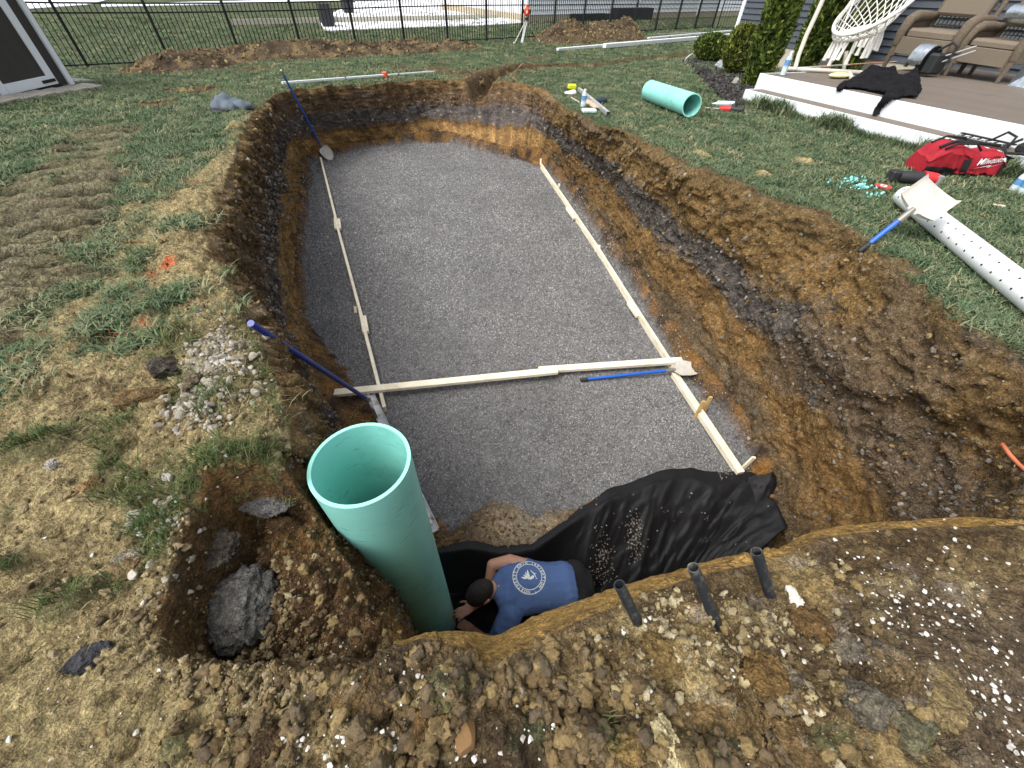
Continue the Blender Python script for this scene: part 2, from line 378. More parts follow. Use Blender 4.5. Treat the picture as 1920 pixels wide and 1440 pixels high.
W_FAR = side(0, 7); W_RIGHT = side(7.5, 24); W_NEAR = side(24.5, 37.5); W_CORN = side(37.5, 41.5); W_LEFT = np.clip(1-W_FAR-W_RIGHT-W_NEAR-W_CORN, 0, 1)
rr = np.linalg.norm(LIP-CAM, axis=1)
out = LIP[:, :2]-CEN; out /= np.linalg.norm(out, axis=1)[:, None]
# ragged lip
rag = .05*fbm(ARC, 0*ARC, 0*ARC, 2.2, 3, 5)*np.clip(rr/2, .5, 1.6)+.022*fbm(ARC, 0*ARC, 0*ARC, 13, 3, 6)
rag *= 1-.75*W_NEAR
LIP[:, :2] += out*rag[:, None]

def poly_sd(x, y, poly):
    """signed distance to a polygon, negative inside"""
    x = np.asarray(x, float); y = np.asarray(y, float); d = np.full(x.shape, 1e9); ins = np.zeros(x.shape, bool); n = len(poly)
    for i in range(n):
        ax, ay = poly[i][:2]; bx, by = poly[(i+1) % n][:2]; ex, ey = bx-ax, by-ay
        t = np.clip(((x-ax)*ex+(y-ay)*ey)/(ex*ex+ey*ey+1e-12), 0, 1); d = np.minimum(d, np.hypot(x-ax-t*ex, y-ay-t*ey))
        c = ((ay > y) != (by > y)) & (x < ex*(y-ay)/(ey+1e-12)+ax); ins ^= c
    return np.where(ins, -d, d)
def path_d(x, y, pts):
    d = np.full(np.shape(x), 1e9); tb = np.zeros(np.shape(x))
    for i in range(len(pts)-1):
        ax, ay = pts[i][:2]; ex, ey = pts[i+1][0]-ax, pts[i+1][1]-ay
        t = np.clip(((x-ax)*ex+(y-ay)*ey)/(ex*ex+ey*ey), 0, 1); q = np.hypot(x-ax-t*ex, y-ay-t*ey)
        tb = np.where(q < d, i+t, tb); d = np.minimum(d, q)
    return d, tb
NOTCH = [G(*p) for p in ((640,905),(590,905),(500,905),(425,920),(388,965),(352,1035),(314,1110),(298,1170),(322,1222),(400,1248),(560,1260),(690,1256),(735,1215))]+[np.array([0., .6, 0])]
TRENCH = [G(*p) for p in ((872,185),(884,168),(905,150),(940,134),(990,126),(1040,125),(1085,124))]
TRENCH2 = [G(*p) for p in ((1130,120),(1180,113),(1230,107),(1292,101))]
TRACK = [G(*p) for p in ((-60,610),(30,500),(85,400),(150,300),(215,235))]
LA, LB = G(0, 620), G(462, 232)
LINE_N = np.array([-(LB-LA)[1], (LB-LA)[0]]); LINE_N /= -np.linalg.norm(LINE_N)   # points to the pit side
if np.dot(LINE_N, CEN-LA[:2]) < 0: LINE_N = -LINE_N
def spots(x, y, lst):
    r = np.zeros(np.shape(x))
    for px, py, rx, amt in lst:
        c = G(px, py); c2 = G(px+rx, py); rad = np.linalg.norm(c2-c)
        r = np.maximum(r, amt*np.exp(-((x-c[0])**2+(y-c[1])**2)/(rad*rad)))
    return r
MUD_SPOTS = [(370,168,60,1), (300,195,45,.9), (1010,108,40,.9), (960,112,30,.7), (470,130,60,.8), (640,135,50,.8), (820,128,60,.9), (860,140,50,1), (760,128,40,.8), (545,130,30,.7), (120,275,30,.8), (170,250,40,.7), (80,320,40,.8)]
STRAW_SPOTS = [(1238,237,14,1), (1502,303,26,1), (1432,328,24,1), (1318,290,24,.9), (1550,273,20,.6), (1420,295,16,.6), (230,322,22,.9), (205,340,16,.8), (440,245,26,.9), (400,285,28,.8), (330,300,26,.8), (400,262,22,.7), (270,345,26,.7), (150,420,30,.6), (230,398,40,.8)]
TUFTS = [(490,900,62,1), (545,905,40,1), (440,890,45,1), (835,1300,46,1), (870,1290,25,1), (130,1135,50,.9), (170,1110,35,.8), (100,1165,30,.7), (90,840,60,.95), (140,800,40,.9), (40,860,40,.9), (250,560,50,.85), (200,600,50,.8), (270,500,40,.9), (30,1060,40,.8), (60,690,45,.7),
         (1000,1375,50,.75), (1080,1390,45,.7), (960,1400,40,.7), (1330,1415,45,.9), (350,1400,45,.8), (100,1410,50,.6), (240,800,30,.6), (540,790,26,.9), (520,770,18,.8), (440,760,24,.6), (260,950,40,.5), (1110,1400,40,.6), (1510,1400,60,.6), (1700,1370,50,.6), (430,1160,14,.6), (300,990,30,.5), (380,640,25,.5), (250,690,30,.6), (20,960,40,.6), (60,1200,40,.5), (930,1330,50,.45), (1600,1300,60,.4), (120,730,40,.6), (310,620,40,.5)]
def fields(x, y, d):
    """dirt share 0..1, grass density 0..1.3 on the ground outside the pit"""
    n1 = fbm(x, y, 0*x, .9, 4, 11); n2 = fbm(x, y, 0*x, 4.5, 3, 12); n3 = fbm(x, y, 0*x, 16, 3, 17)
    sd = (x-LA[0])*LINE_N[0]+(y-LA[1])*LINE_N[1]
    dl = sstep(-.55, .45, sd+.55*n1+.35*n2)*sstep(.9, .2, x+.0*y)*sstep(LB[1]+2.2, LB[1]-.6, y+.8*n1)
    dn = sstep(1.15, .75, y+.12*n1)
    rim = sstep(.16, .0, d+.16*n2)
    td, _ = path_d(x, y, TRENCH); td2, _ = path_d(x, y, TRENCH2)
    mud = np.maximum(np.maximum(sstep(.75, .25, td+.3*n2), sstep(.65, .25, td2+.2*n2)), sstep(.35, .8, spots(x, y, MUD_SPOTS)+.35*n2))
    tr, _ = path_d(x, y, TRACK); trk = sstep(.46, .26, tr+.18*n2)*sstep(9, 6.5, np.hypot(x, y))*(.8+.2*sstep(-.3, .2, n1))
    straw = sstep(.35, .8, spots(x, y, STRAW_SPOTS)+.35*n2)
    dirt = np.clip(np.maximum.reduce([dl, dn, rim, mud, .85*trk, straw]), 0, 1)
    tuft = sstep(.35, .75, spots(x, y, TUFTS)+.3*n2+.1*n3)
    patch = sstep(.06, .36, n1*.55+.6*n2)*dl*(1-dn*sstep(-.9, -.5, x))*.85
    grass = np.clip(np.maximum.reduce([1-1.15*dirt, tuft, patch])-.55*straw, 0, 1)*(1-.93*trk)*(1-sstep(-.01, -.05, poly_sd(x, y, NOTCH)))*(1-sstep(.3, .7, spots(x, y, [(250,624,34,1), (210,630,26,1), (295,614,30,1), (300,528,30,1), (340,518,26,1), (255,538,26,.9)])))
    return dict(n1=n1, n2=n2, n3=n3, dl=dl, dn=dn, rim=rim, mud=mud, trk=trk, tr=tr, straw=straw, dirt=dirt, grass=grass, td=td, td2=td2, tuft=tuft)
def terrain_z(x, y, d, f=None, rngv=None):
    f = f or fields(x, y, d)
    r = np.hypot(np.hypot(x, y), HC) if rngv is None else rngv
    z = g0(x, y)+.03*fbm(x, y, 0*x, .45, 3, 21)*sstep(0, 3, d)
    lump = .040*fbm(x, y, z, 4.2, 3, 22)+.026*fbm(x, y, z, 12, 3, 23, ridge=True)
    fine = sstep(7, 2.5, r)
    lump = lump+fine*(.016*fbm(x, y, z, 30, 3, 24, ridge=True)+.008*fbm(x, y, z, 80, 2, 25, ridge=True))
    hum = .085*fbm(x, y, 0*x, 5.0, 4, 26)+.055*fbm(x, y, 0*x, 10, 3, 27, ridge=True)+.02*fbm(x, y, 0*x, 26, 3, 28, ridge=True)
    nr_ = f['dn']*sstep(-.6, -.2, x)*sstep(.0, .12, d)*sstep(1.35, 1.0, x)
    z = z+(lump*(1-.9*f['dn']*sstep(.06, .0, d))+hum*nr_)*(.25+.75*f['dirt'])*sstep(0, .03, d+.02)
    z = z+.05*f['tuft']*f['dn']
    # spoil rim along the left edge
    z = z+.07*f['dl']*np.exp(-((d-.18)/.22)**2)
    # cracked slabs of pressed earth
    cr = np.abs(fbm(x*1.0, y*.55, 0*x, 2.6, 2, 31)); z = z-.022*f['dl']*sstep(.05, .0, cr)*fine
    nd = poly_sd(x, y, NOTCH); nin = sstep(.01, -.045, nd+.03*fbm(x, y, 0*x, 9, 3, 33))
    z = z-nin*(.29+.05*fbm(x, y, 0*x, 5, 4, 34)+.05*fbm(x, y, 0*x, 16, 3, 35, ridge=True))
    z = z-.36*sstep(.34, .06, f['td']+.08*f['n2'])-.26*sstep(.42, .15, f['td2']+.10*f['n2'])
    z = z+.10*np.exp(-((f['td']-.55)/.18)**2)*f['mud']*(.6+f['n2'])
    # bulldozer tread
    tr, tb = path_d(x, y, TRACK)
    z = z-f['trk']*.03+f['trk']*.07*np.sin(tb*28+.8*f['n2'])*sstep(-.5, .3, f['n1']+.5)
    return z, nin
K = 330; g_ = .016
dk = .0035*((1+g_)**np.arange(K+1)-1)/g_
D = rr[:, None]*dk[None, :]                          # (NS,K+1)
X = LIP[:, 0, None]+out[:, 0, None]*D; Y = LIP[:, 1, None]+out[:, 1, None]*D
fl = fields(X, Y, D)
Z, NIN = terrain_z(X, Y, D, fl)
LIP[:, 2] = Z[:, 0]
# ---- colours of the earth outside
C_SOILG = srgb(74, 84, 58); C_TAN = srgb(160, 144, 104); C_STRAW = srgb(178, 162, 116); C_BRN = srgb(112, 88, 58); C_DBRN = srgb(72, 56, 40); C_MUD = srgb(88, 74, 58); C_RUST = srgb(140, 98, 48)
C_ORG = srgb(158, 110, 50); C_GREY = srgb(92, 88, 84); C_LGREY = srgb(150, 142, 130); C_DGREY = srgb(60, 58, 58)
def mixc(a, b, t): return a*(1-t[..., None])+b*t[..., None]
n1, n2, n3 = fl['n1'], fl['n2'], fl['n3']
col = np.broadcast_to(C_SOILG, X.shape+(3,)).copy()
col = mixc(col, srgb(110, 112, 70), sstep(.0, .5, n2+.3*n1)*.6)
dcol = np.broadcast_to(C_TAN, X.shape+(3,)).copy()
dcol = mixc(dcol, C_BRN, sstep(-.05, .35, n2*.8+n1*.6-.1)); dcol = mixc(dcol, C_DBRN, sstep(.25, .6, -n2+.3*n3)*.7)
dcol = mixc(dcol, C_STRAW, sstep(.1, .45, n3-.2*n2)*.6)
nearc = np.broadcast_to(srgb(118, 100, 70), X.shape+(3,)).copy()
nearc = mixc(nearc, srgb(158, 136, 92), sstep(.05, .4, n2+.4*n3)*.8); nearc = mixc(nearc, srgb(72, 60, 46), sstep(.1, .5, -n2+.2*n1)*.8); nearc = mixc(nearc, C_LGREY, sstep(.25, .55, n3+.3*n1)*.55); nearc = mixc(nearc, srgb(176, 158, 112), sstep(.12, .4, fbm(X, Y, 0*X, 9, 4, 29))*.6)
nearc = mixc(nearc, srgb(98, 84, 68), sstep(1.05, 1.35, X+.25*n1)*sstep(.55, .35, Y+.1*n1)*.85)
dcol = mixc(dcol, nearc, fl['dn']*sstep(-.75, -.3, X+.15*n1))
dcol = mixc(dcol, srgb(80, 60, 42), np.clip(fl['mud']-fl['dl'], 0, 1)*.85)
_tr, _tb = path_d(X, Y, TRACK); dcol = mixc(dcol, mixc(np.broadcast_to(srgb(46, 44, 36), X.shape+(3,)), srgb(128, 120, 98), sstep(-.2, .6, np.sin(_tb*28+.8*n2))), fl['trk']*(1-fl['dl']*.3)*.9)  # mud, its troughs darkened and crests paled to stand in for ridge shade
gz = sstep(.3, .75, spots(X, Y, [(395,700,42,1), (420,660,30,1), (380,770,50,.9), (470,660,26,.8)])+.25*n2); dcol = mixc(dcol, srgb(152, 146, 134), gz*.75)
dcol = mixc(dcol, C_STRAW, fl['straw']*.8); dcol = mixc(dcol, srgb(92, 74, 50), np.clip(fl['rim']-fl['dl'], 0, 1)*.8); dcol = mixc(dcol, srgb(78, 92, 60), sstep(.0, .4, fl['grass'])*.5)
col = mixc(col, dcol, fl['dirt'])
ncol = mixc(np.broadcast_to(srgb(100, 78, 54), X.shape+(3,)), srgb(118, 90, 56), sstep(-.1, .4, n2)); ncol = mixc(ncol, C_DGREY, sstep(.15, .5, -n2+.3*n1)*.8); ncol = mixc(ncol, srgb(66, 52, 38), sstep(.1, .5, n3)*.6)
_nd = poly_sd(X, Y, NOTCH); col = mixc(col, ncol, sstep(.03, -.005, _nd+.02*n3))
def stripe(px0, px1, wpx, seed):
    a, b = G(*px0), G(*px1); wd = np.linalg.norm(G(px0[0], px0[1]+wpx)-a)*.5
    dd, tt = path_d(X, Y, [a, b]); return sstep(1, .45, dd/wd+.8*fbm(X, Y, 0*X, 14, 2, seed))*(tt > 0)*(tt < 1)
pt = np.maximum.reduce([stripe((225,542),(350,515),16,41), stripe((185,632),(310,610),15,42), stripe((352,355),(378,349),7,43)*.8, stripe((1730,540),(1760,528),16,44)*.8, stripe((130,940),(190,905),22,45)*.5, stripe((280,890),(300,884),12,46)*.7])
col = mixc(col, srgb(190, 84, 50), pt*.8*sstep(-.25, .2, n3))
# ---- wall rows
MW = 96
V = np.linspace(0, 1, MW+1)[1:]
def prof(v, a, b, c):
    t = np.clip(v/.4, 0, 1)[None, :, None]; q = np.clip((v-.4)/.6, 0, 1)[None, :, None]
    return np.where((v <= .4)[None, :, None], a[:, None]*(1-t)+b[:, None]*t, b[:, None]*(1-q)+c[:, None]*q)
Wp = prof(V, LIP, MID, TOE)
dS = np.roll(Wp, -3, 0)-np.roll(Wp, 3, 0); dV = np.gradient(Wp, axis=1)
nrm = np.cross(dS, dV); nrm /= np.linalg.norm(nrm, axis=2)[..., None]+1e-9
toC = np.r_[CEN, 0]-Wp; flip = np.sign(np.einsum('ijk,ijk->ij', nrm, toC+np.array([0, 0, 1.5]))); nrm *= flip[..., None]
wx, wy, wz = Wp[..., 0], Wp[..., 1], Wp[..., 2]
A = ARC[:, None]+0*wx
big = .11*fbm(wx, wy, wz, 1.6, 3, 51); mid_ = .05*fbm(wx, wy, wz, 6, 3, 52); crg = .036*fbm(wx, wy, wz, 13, 4, 53, ridge=True); fin = .010*fbm(wx, wy, wz, 48, 2, 54)
teeth = .022*vnoise(A*9, 0*A, wz*.6, 55)+.014*vnoise(A*24, 0*A, wz*.8, 56)
vv = V[None, :]+0*wx
upper = sstep(.62, .45, vv)
sm = (W_NEAR[:, None]*sstep(.02, .06, vv))
disp = big*(.4+.55*W_RIGHT[:, None])+mid_+crg*(.5+.7*upper+.5*W_RIGHT[:, None])+fin+teeth*1.5*(W_FAR+W_LEFT*.8+.4*W_RIGHT)[:, None]*(.35+.65*upper)
disp += .07*W_RIGHT[:, None]*(sstep(.35, .28, vv+.15*fbm(wx, wy, 0*wx, 1.3, 2, 57))-.5)          # ledge on the right bank
disp += .05*W_LEFT[:, None]*(sstep(.52, .47, vv)-.5)
disp = disp*(1-.82*sm)*sstep(0, .05, vv)*(1-.6*sstep(.95, 1, vv))
Wp = Wp+nrm*disp[..., None]
wx, wy, wz = Wp[..., 0], Wp[..., 1], Wp[..., 2]
# ---- colours of the cut earth: bands by depth, wavering
wav = .12*fbm(wx, wy, wz, 1.5, 3, 61)+.05*fbm(wx, wy, wz, 7, 3, 62); q1 = fbm(wx, wy, wz, 5, 4, 63); q2 = fbm(wx, wy, wz, 17, 3, 64)
vw = vv+wav
def band(stops):
    c = np.broadcast_to(stops[0][1], wx.shape+(3,)).copy()
    for t, cc, s in stops[1:]: c = mixc(c, cc, sstep(t-s, t+s, vw))
    return c
c_far = band([(0, srgb(110, 88, 58)), (.10, srgb(96, 78, 58), .03), (.34, srgb(84, 78, 74), .05), (.60, srgb(98, 74, 44), .04), (.66, srgb(138, 108, 68), .04)])
c_left = band([(0, srgb(120, 98, 64)), (.10, srgb(84, 66, 46), .04), (.30, srgb(68, 62, 56), .06), (.58, srgb(130, 102, 62), .03), (.93, srgb(106, 82, 52), .05)])
c_right = band([(0, srgb(112, 92, 60)), (.12, srgb(124, 98, 60), .05), (.32, srgb(92, 86, 80), .03), (.54, srgb(128, 100, 62), .03), (.78, srgb(100, 86, 66), .06)])
# towards the near right the bank is one brown slope
lowr = sstep(16, 19.5, CID)[:, None]*W_RIGHT[:, None]
c_right2 = band([(0, srgb(100, 82, 56)), (.25, srgb(120, 96, 62), .1), (.62, srgb(128, 98, 58), .08), (.88, srgb(96, 80, 58), .06)])
c_right = mixc(c_right, c_right2, sstep(.2, .6, lowr+.25*q1)*.5)
c_near = band([(0, srgb(160, 128, 76)), (.04, srgb(188, 150, 86), .03), (.45, srgb(150, 116, 66), .05)])
c_corn = band([(0, srgb(96, 72, 44)), (.2, srgb(82, 66, 48), .1), (.5, srgb(120, 86, 42), .1)])
wc = c_far*W_FAR[:, None, None]+c_left*W_LEFT[:, None, None]+c_right*W_RIGHT[:, None, None]+c_near*W_NEAR[:, None, None]+c_corn*W_CORN[:, None, None]
rough_ = (1-.85*sm)[..., None]
wc = wc*(1+(.35*q1+.25*q2)[..., None]*rough_)
wc = mixc(wc, C_GREY, sstep(.25, .5, q1+.3*q2)*.5*(W_RIGHT+W_LEFT+.6*W_FAR)[:, None]*upper)
wc = mixc(wc, srgb(165, 150, 120), sstep(.42, .6, q2)*.4*rough_[..., 0])
# wet smears of pressed clay, smooth and grey-brown, on the right bank
smear = sstep(.28, .42, fbm(A*.8, 0*A, wz*1.2, 1.0, 2, 65))*W_RIGHT[:, None]; wc = mixc(wc, srgb(104, 88, 68), smear*.8)
stri = vnoise(A*16, 0*A, wz*.7, 66)+.6*vnoise(A*38, 0*A, wz*.9, 67); wc = wc*(1+.34*stri*(W_FAR+.5*W_LEFT)[:, None])[..., None]
wc = np.clip(wc*(1.12+.22*(W_LEFT+W_FAR)[:, None, None]), .01, .8)  # left and far walls paled further in colour to lift their shadows
# ---- one mesh: outer rows reversed (far -> lip), then wall rows
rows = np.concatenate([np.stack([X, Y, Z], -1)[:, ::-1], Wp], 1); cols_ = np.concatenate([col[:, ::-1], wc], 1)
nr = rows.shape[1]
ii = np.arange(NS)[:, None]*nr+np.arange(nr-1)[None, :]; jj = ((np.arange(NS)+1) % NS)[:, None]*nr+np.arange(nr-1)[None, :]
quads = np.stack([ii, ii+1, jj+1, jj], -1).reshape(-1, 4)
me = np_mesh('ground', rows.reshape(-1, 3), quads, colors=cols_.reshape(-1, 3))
M_SOIL = soil_mat('earth'); me.materials.append(M_SOIL)
ground = tag(link(bpy.data.objects.new('ground', me)), kind='structure')
# ---- pit floor with the sump trench
TR_PX = [(700,1010),(800,1043),(880,1036),(940,1040),(1000,1033),(1045,1003),(1095,968),(1150,938),(1230,910),(1290,902),(1350,912),(1395,905),(1440,918),(1470,1000)]
TR = [PF(*p) for p in TR_PX]+[np.array([1.6, .2, 0]), np.array([-1.2, .2, 0])]
gx = np.arange(-5.6, 2.6, .022); gy = np.arange(.1, 10.2, .022)
FX, FY = np.meshgrid(gx, gy, indexing='ij')
toepoly = TOE[::6]
tsd = poly_sd(FX, FY, toepoly)
trs = poly_sd(FX, FY, TR)+.025*fbm(FX, FY, 0*FX, 5, 3, 71)
GR_PX = [(583,305),(578,400),(572,500),(584,620),(652,690),(706,780),(768,880),(806,960),(850,985),(920,950),(1000,965),(1060,955),(1150,925),(1250,905),(1392,893),(1398,840),(1345,775),(1277,690),(1236,625),(1185,540),(1140,470),(1095,400),(1030,320),(985,305),(925,292),(850,270),(760,270),(680,278),(612,295)]
GRV = [PF(*p) for p in GR_PX]
gsd = poly_sd(FX, FY, GRV)+.07*fbm(FX, FY, 0*FX, 3, 3, 72)+.05*fbm(FX, FY, 0*FX, 11, 3, 73)
isg = sstep(.015, -.015, gsd)
FZ = zfloor(FY)+.022*fbm(FX, FY, 0*FX, 2.6, 4, 74)*isg+(1-isg)*(.02*fbm(FX, FY, 0*FX, 6, 4, 75)+.018*fbm(FX, FY, 0*FX, 18, 3, 76, ridge=True)+.02)
hol = P(1060, 745, -1.7); FZ -= .03*np.exp(-((FX-hol[0])**2+(FY-hol[1])**2)/.05)
FZ += (1-isg)*.10*sstep(.0, -.02, -(tsd+.30))*0
FZ += .16*np.exp(-(np.maximum(-tsd, 0)/.10)**2)*(trs > .1)*(1-isg)
FZ -= .68*sstep(.05, -.10, trs)
fcol = np.broadcast_to(srgb(112, 86, 56), FX.shape+(3,)).copy(); k1 = fbm(FX, FY, 0*FX, 7, 4, 77)
fcol = mixc(fcol, srgb(72, 58, 44), sstep(-.1, .4, k1)); fcol = mixc(fcol, srgb(150, 106, 50), sstep(.15, .5, -k1)*.6)
pale = P(965, 985, -1.85); fcol = mixc(fcol, srgb(160, 146, 122), np.exp(-((FX-pale[0]-.1)**2/.16+(FY-pale[1])**2/.05)))
fcol = mixc(fcol, srgb(120, 119, 118), isg); fcol *= (1-.12*isg*sstep(-.2, .4, fbm(FX, FY, 0*FX, 1.6, 3, 78))*sstep(3.2, 2.4, FY))[..., None]
keep = tsd < .12
idx = -np.ones(FX.shape, int); idx[keep] = np.arange(keep.sum())
qk = keep[:-1, :-1] & keep[1:, :-1] & keep[1:, 1:] & keep[:-1, 1:]
qq = np.stack([idx[:-1, :-1][qk], idx[1:, :-1][qk], idx[1:, 1:][qk], idx[:-1, 1:][qk]], -1)
me = np_mesh('pit_floor', np.stack([FX, FY, FZ], -1)[keep], qq, colors=fcol[keep])
me.materials.append(soil_mat('pit_floor', fine=110, mid=9, bump=.9)); pit_floor = tag(link(bpy.data.objects.new('pit_floor', me)), kind='structure')
def floor_z(x, y):
    i = int(np.clip(round((x+5.6)/.022), 0, len(gx)-1)); j = int(np.clip(round((y-.1)/.022), 0, len(gy)-1)); return float(FZ[i, j])
# height lookup of the outside ground through a BVH
_sub = rows[:, K-300:K+1:1]
GBVH = BVHTree.FromPolygons([tuple(p) for p in rows[::2, ::3][:, :].reshape(-1, 3)], [tuple(q) for q in (lambda a, b, c: np.stack([a, a+1, b+1, b], -1).reshape(-1, 4))(np.arange(NS//2)[:, None]*len(range(0, nr, 3))+np.arange(len(range(0, nr, 3))-1)[None, :], ((np.arange(NS//2)+1) % (NS//2))[:, None]*len(range(0, nr, 3))+np.arange(len(range(0, nr, 3))-1)[None, :], 0)])
def ray_ground(px, py):
    d = Vector(RM@_ray(px, py)).normalized(); h = GBVH.ray_cast(Vector(CAM), d)
    return np.array(h[0]) if h[0] else None
def on_ground(x, y):
    h = GBVH.ray_cast(Vector((float(x), float(y), 3.0)), Vector((0, 0, -1))); return np.array(h[0]) if h[0] else np.array([x, y, float(g0(x, y))])
# ================================================================== LOOSE COVER: grass, gravel, crumbs, pebbles
def pxm(p, n):
    """metres across n photo pixels at point p"""
    c = RM.T@(np.asarray(p, float)-CAM); return n*(-c[2])/F
LIPOLY = [tuple(p) for p in LIP[::5, :2]]
def blade_tuft(name, seed, m, n=16, h=(.045, .085), spread=.045, wd=.0028, lean=.6):
    r = np.random.default_rng(seed); vs = []; fs = []; ts = []
    for _ in range(n):
        a = r.uniform(0, 6.28); rad = spread*math.sqrt(r.uniform()); p = np.array([math.cos(a)*rad, math.sin(a)*rad, -.006])
        hh = r.uniform(*h); b = r.uniform(0, 6.28); dr = np.array([math.cos(b), math.sin(b), 0]); sd = np.array([-dr[1], dr[0], 0])*wd*r.uniform(.7, 1.4); ln = lean*r.uniform(.3, 1.2)
        k = len(vs)
        for t, wq in ((0, 1), (.4, .9), (.75, .6)):
            c = p+dr*hh*ln*t*t+np.array([0, 0, hh*t*(1-.25*ln*t)]); vs += [c-sd*wq, c+sd*wq]
        vs.append(p+dr*hh*ln+np.array([0, 0, hh*(1-.3*ln)]))
        fs += [(k, k+1, k+3, k+2), (k+2, k+3, k+5, k+4)]; ts.append((k+4, k+5, k+6))
    me = np_mesh(name, np.array(vs), fs, ts, smooth=False); me.materials.append(m); return me
def leaf_mat(name, cols, rough=.75, trans=.25):
    m = ramp_random(name, cols, rough, bump=0, var=.3, vscale=30); b = m.node_tree.nodes['Principled BSDF']
    b.inputs['Specular IOR Level'].default_value = .12; return m
M_GRASS = leaf_mat('lawn_grass', [srgb(62, 84, 60), srgb(88, 108, 78), srgb(76, 98, 70), srgb(112, 122, 90), srgb(96, 112, 82), srgb(150, 146, 114), srgb(80, 100, 72)])
M_GRASSN = leaf_mat('rough_grass', [srgb(60, 82, 46), srgb(84, 102, 60), srgb(74, 94, 54), srgb(112, 116, 76), srgb(66, 86, 50)])
def polar_pts(n, r0, r1, a0, a1, power=0.0):
    """area-uniform for power 0; denser near for power > 0"""
    u = RNG.uniform(size=n)
    if power == 0: r = np.sqrt(r0*r0+u*(r1*r1-r0*r0))
    else: r = r0*(r1/r0)**u
    a = np.radians(RNG.uniform(a0, a1, n)); return np.stack([np.sin(a)*r, np.cos(a)*r], 1), r
def lawn(n, r0, r1, name, tufts, s0, s1, label, power=1, amax=80, only=None, thin=1.0, pw=.8):
    p, r = polar_pts(n, r0, r1, -amax, amax, power); d = poly_sd(p[:, 0], p[:, 1], LIPOLY); f = fields(p[:, 0], p[:, 1], np.maximum(d, 0))
    gden = f['grass'] if only is None else f['grass']*only(p[:, 0], p[:, 1], f)
    k = (d > .01) & (RNG.uniform(size=n) < thin*gden**pw); p, d, r = p[k], d[k], r[k]
    z, _ = terrain_z(p[:, 0], p[:, 1], d); m = len(p)
    rot = np.stack([RNG.normal(0, .12, m), RNG.normal(0, .12, m), RNG.uniform(0, 6.28, m)], 1)
    return scatter(name, np.c_[p, z], (s0+(s1-s0)*sstep(r0, r1, r))*RNG.uniform(.7, 1.25, m), tufts, rot, label, 'grass')
gt = [blade_tuft('tuft', 100+i, M_GRASS, n=26, h=(.025, .055), spread=.085, wd=.003, lean=1.7) for i in range(5)]
gn = [blade_tuft('tuft', 120+i, M_GRASSN, n=18, h=(.03, .075), spread=.035, wd=.0013, lean=.9) for i in range(5)]
lawn(60000, 2.2, 34, 'lawn_grass', gt, .9, 2.3, 'short green lawn grass around the excavated pit', only=lambda x, y, f: 1-.9*f['dn'])
lawn(16000, .25, 3.4, 'rough_grass', gn, .8, 1.1, 'sparse torn grass tufts on the trampled earth', power=1, only=lambda x, y, f: np.maximum(f['dn'], f['dl']), thin=.9, pw=1.3)
# straw-dry stubble on the tan earth
M_STRAW = leaf_mat('straw', [srgb(128, 116, 84), srgb(158, 146, 108), srgb(104, 92, 66), srgb(142, 130, 94)])
gs = [blade_tuft('tuft', 140+i, M_STRAW, n=7, h=(.012, .035), spread=.07, wd=.0011, lean=2.4) for i in range(4)]
p, r = polar_pts(15000, .4, 7, -80, 35, 1); d = poly_sd(p[:, 0], p[:, 1], LIPOLY); f = fields(p[:, 0], p[:, 1], np.maximum(d, 0))
k = (d > .0) & (RNG.uniform(size=len(p)) < (f['dl']*.30+.4*f['straw'])*(1-.95*f['dn'])*(poly_sd(p[:, 0], p[:, 1], NOTCH) > .01)); p, d = p[k], d[k]; z, _ = terrain_z(p[:, 0], p[:, 1], d)
scatter('dry_straw', np.c_[p, z], RNG.uniform(.6, 1.3, len(p)), gs, np.stack([RNG.normal(0, .2, len(p)), RNG.normal(0, .2, len(p)), RNG.uniform(0, 6.28, len(p))], 1), 'dry straw strewn over the bare earth', 'straw')
# crumbs of earth
def clod_protos(mm, n=5, seed=0, rough=.55, flat=.7, sub=2, cuts=8, fine=.25): return [rock_mesh('clod', seed+i, rough, sub, flat, mm, fine, cuts, sub > 2) for i in range(n)]
M_CR_TAN = ramp_random('crumbs_tan', [srgb(92, 78, 56), srgb(148, 132, 98), srgb(126, 108, 76), srgb(166, 152, 118), srgb(108, 90, 62)], crumb=.45)
M_CR_BRN = ramp_random('crumbs_brown', [srgb(84, 69, 48), srgb(128, 108, 72), srgb(150, 130, 88), srgb(100, 84, 58), srgb(116, 100, 74), srgb(96, 84, 66), srgb(136, 116, 80)], crumb=.45)
M_CR_GRY = ramp_random('crumbs_grey', [srgb(74, 71, 67), srgb(122, 116, 108), srgb(96, 88, 78), srgb(164, 156, 144), srgb(84, 76, 66)], crumb=.45)
M_CR_ORG = ramp_random('crumbs_ochre', [srgb(98, 76, 46), srgb(140, 106, 60), srgb(120, 94, 56), srgb(86, 70, 48)], crumb=.45)
M_WHITE = ramp_random('white_pebbles', [srgb(160, 156, 146), srgb(212, 209, 202), srgb(188, 184, 174), srgb(226, 224, 220)], rough=.6, bump=.15, var=.06)
def ground_crumbs(n, r0, r1, a0, a1, name, mm, prob, smin, smax, label, seed):
    p, r = polar_pts(n, r0, r1, a0, a1, 1); d = poly_sd(p[:, 0], p[:, 1], LIPOLY); f = fields(p[:, 0], p[:, 1], np.maximum(d, 0))
    k = (d > .0) & (RNG.uniform(size=n) < prob(p[:, 0], p[:, 1], f)); p, d = p[k], d[k]; z, _ = terrain_z(p[:, 0], p[:, 1], d)
    s = smin*(smax/smin)**(RNG.uniform(size=len(p))**3.2)
    return scatter(name, np.c_[p, z-s*.05], s, clod_protos(mm, 7, seed, .6, .8, 3, 4, .5), None, label, 'earth')
clump = lambda x, y: sstep(-.25, .45, fbm(x, y, 0*x, 3.2, 3, 201))
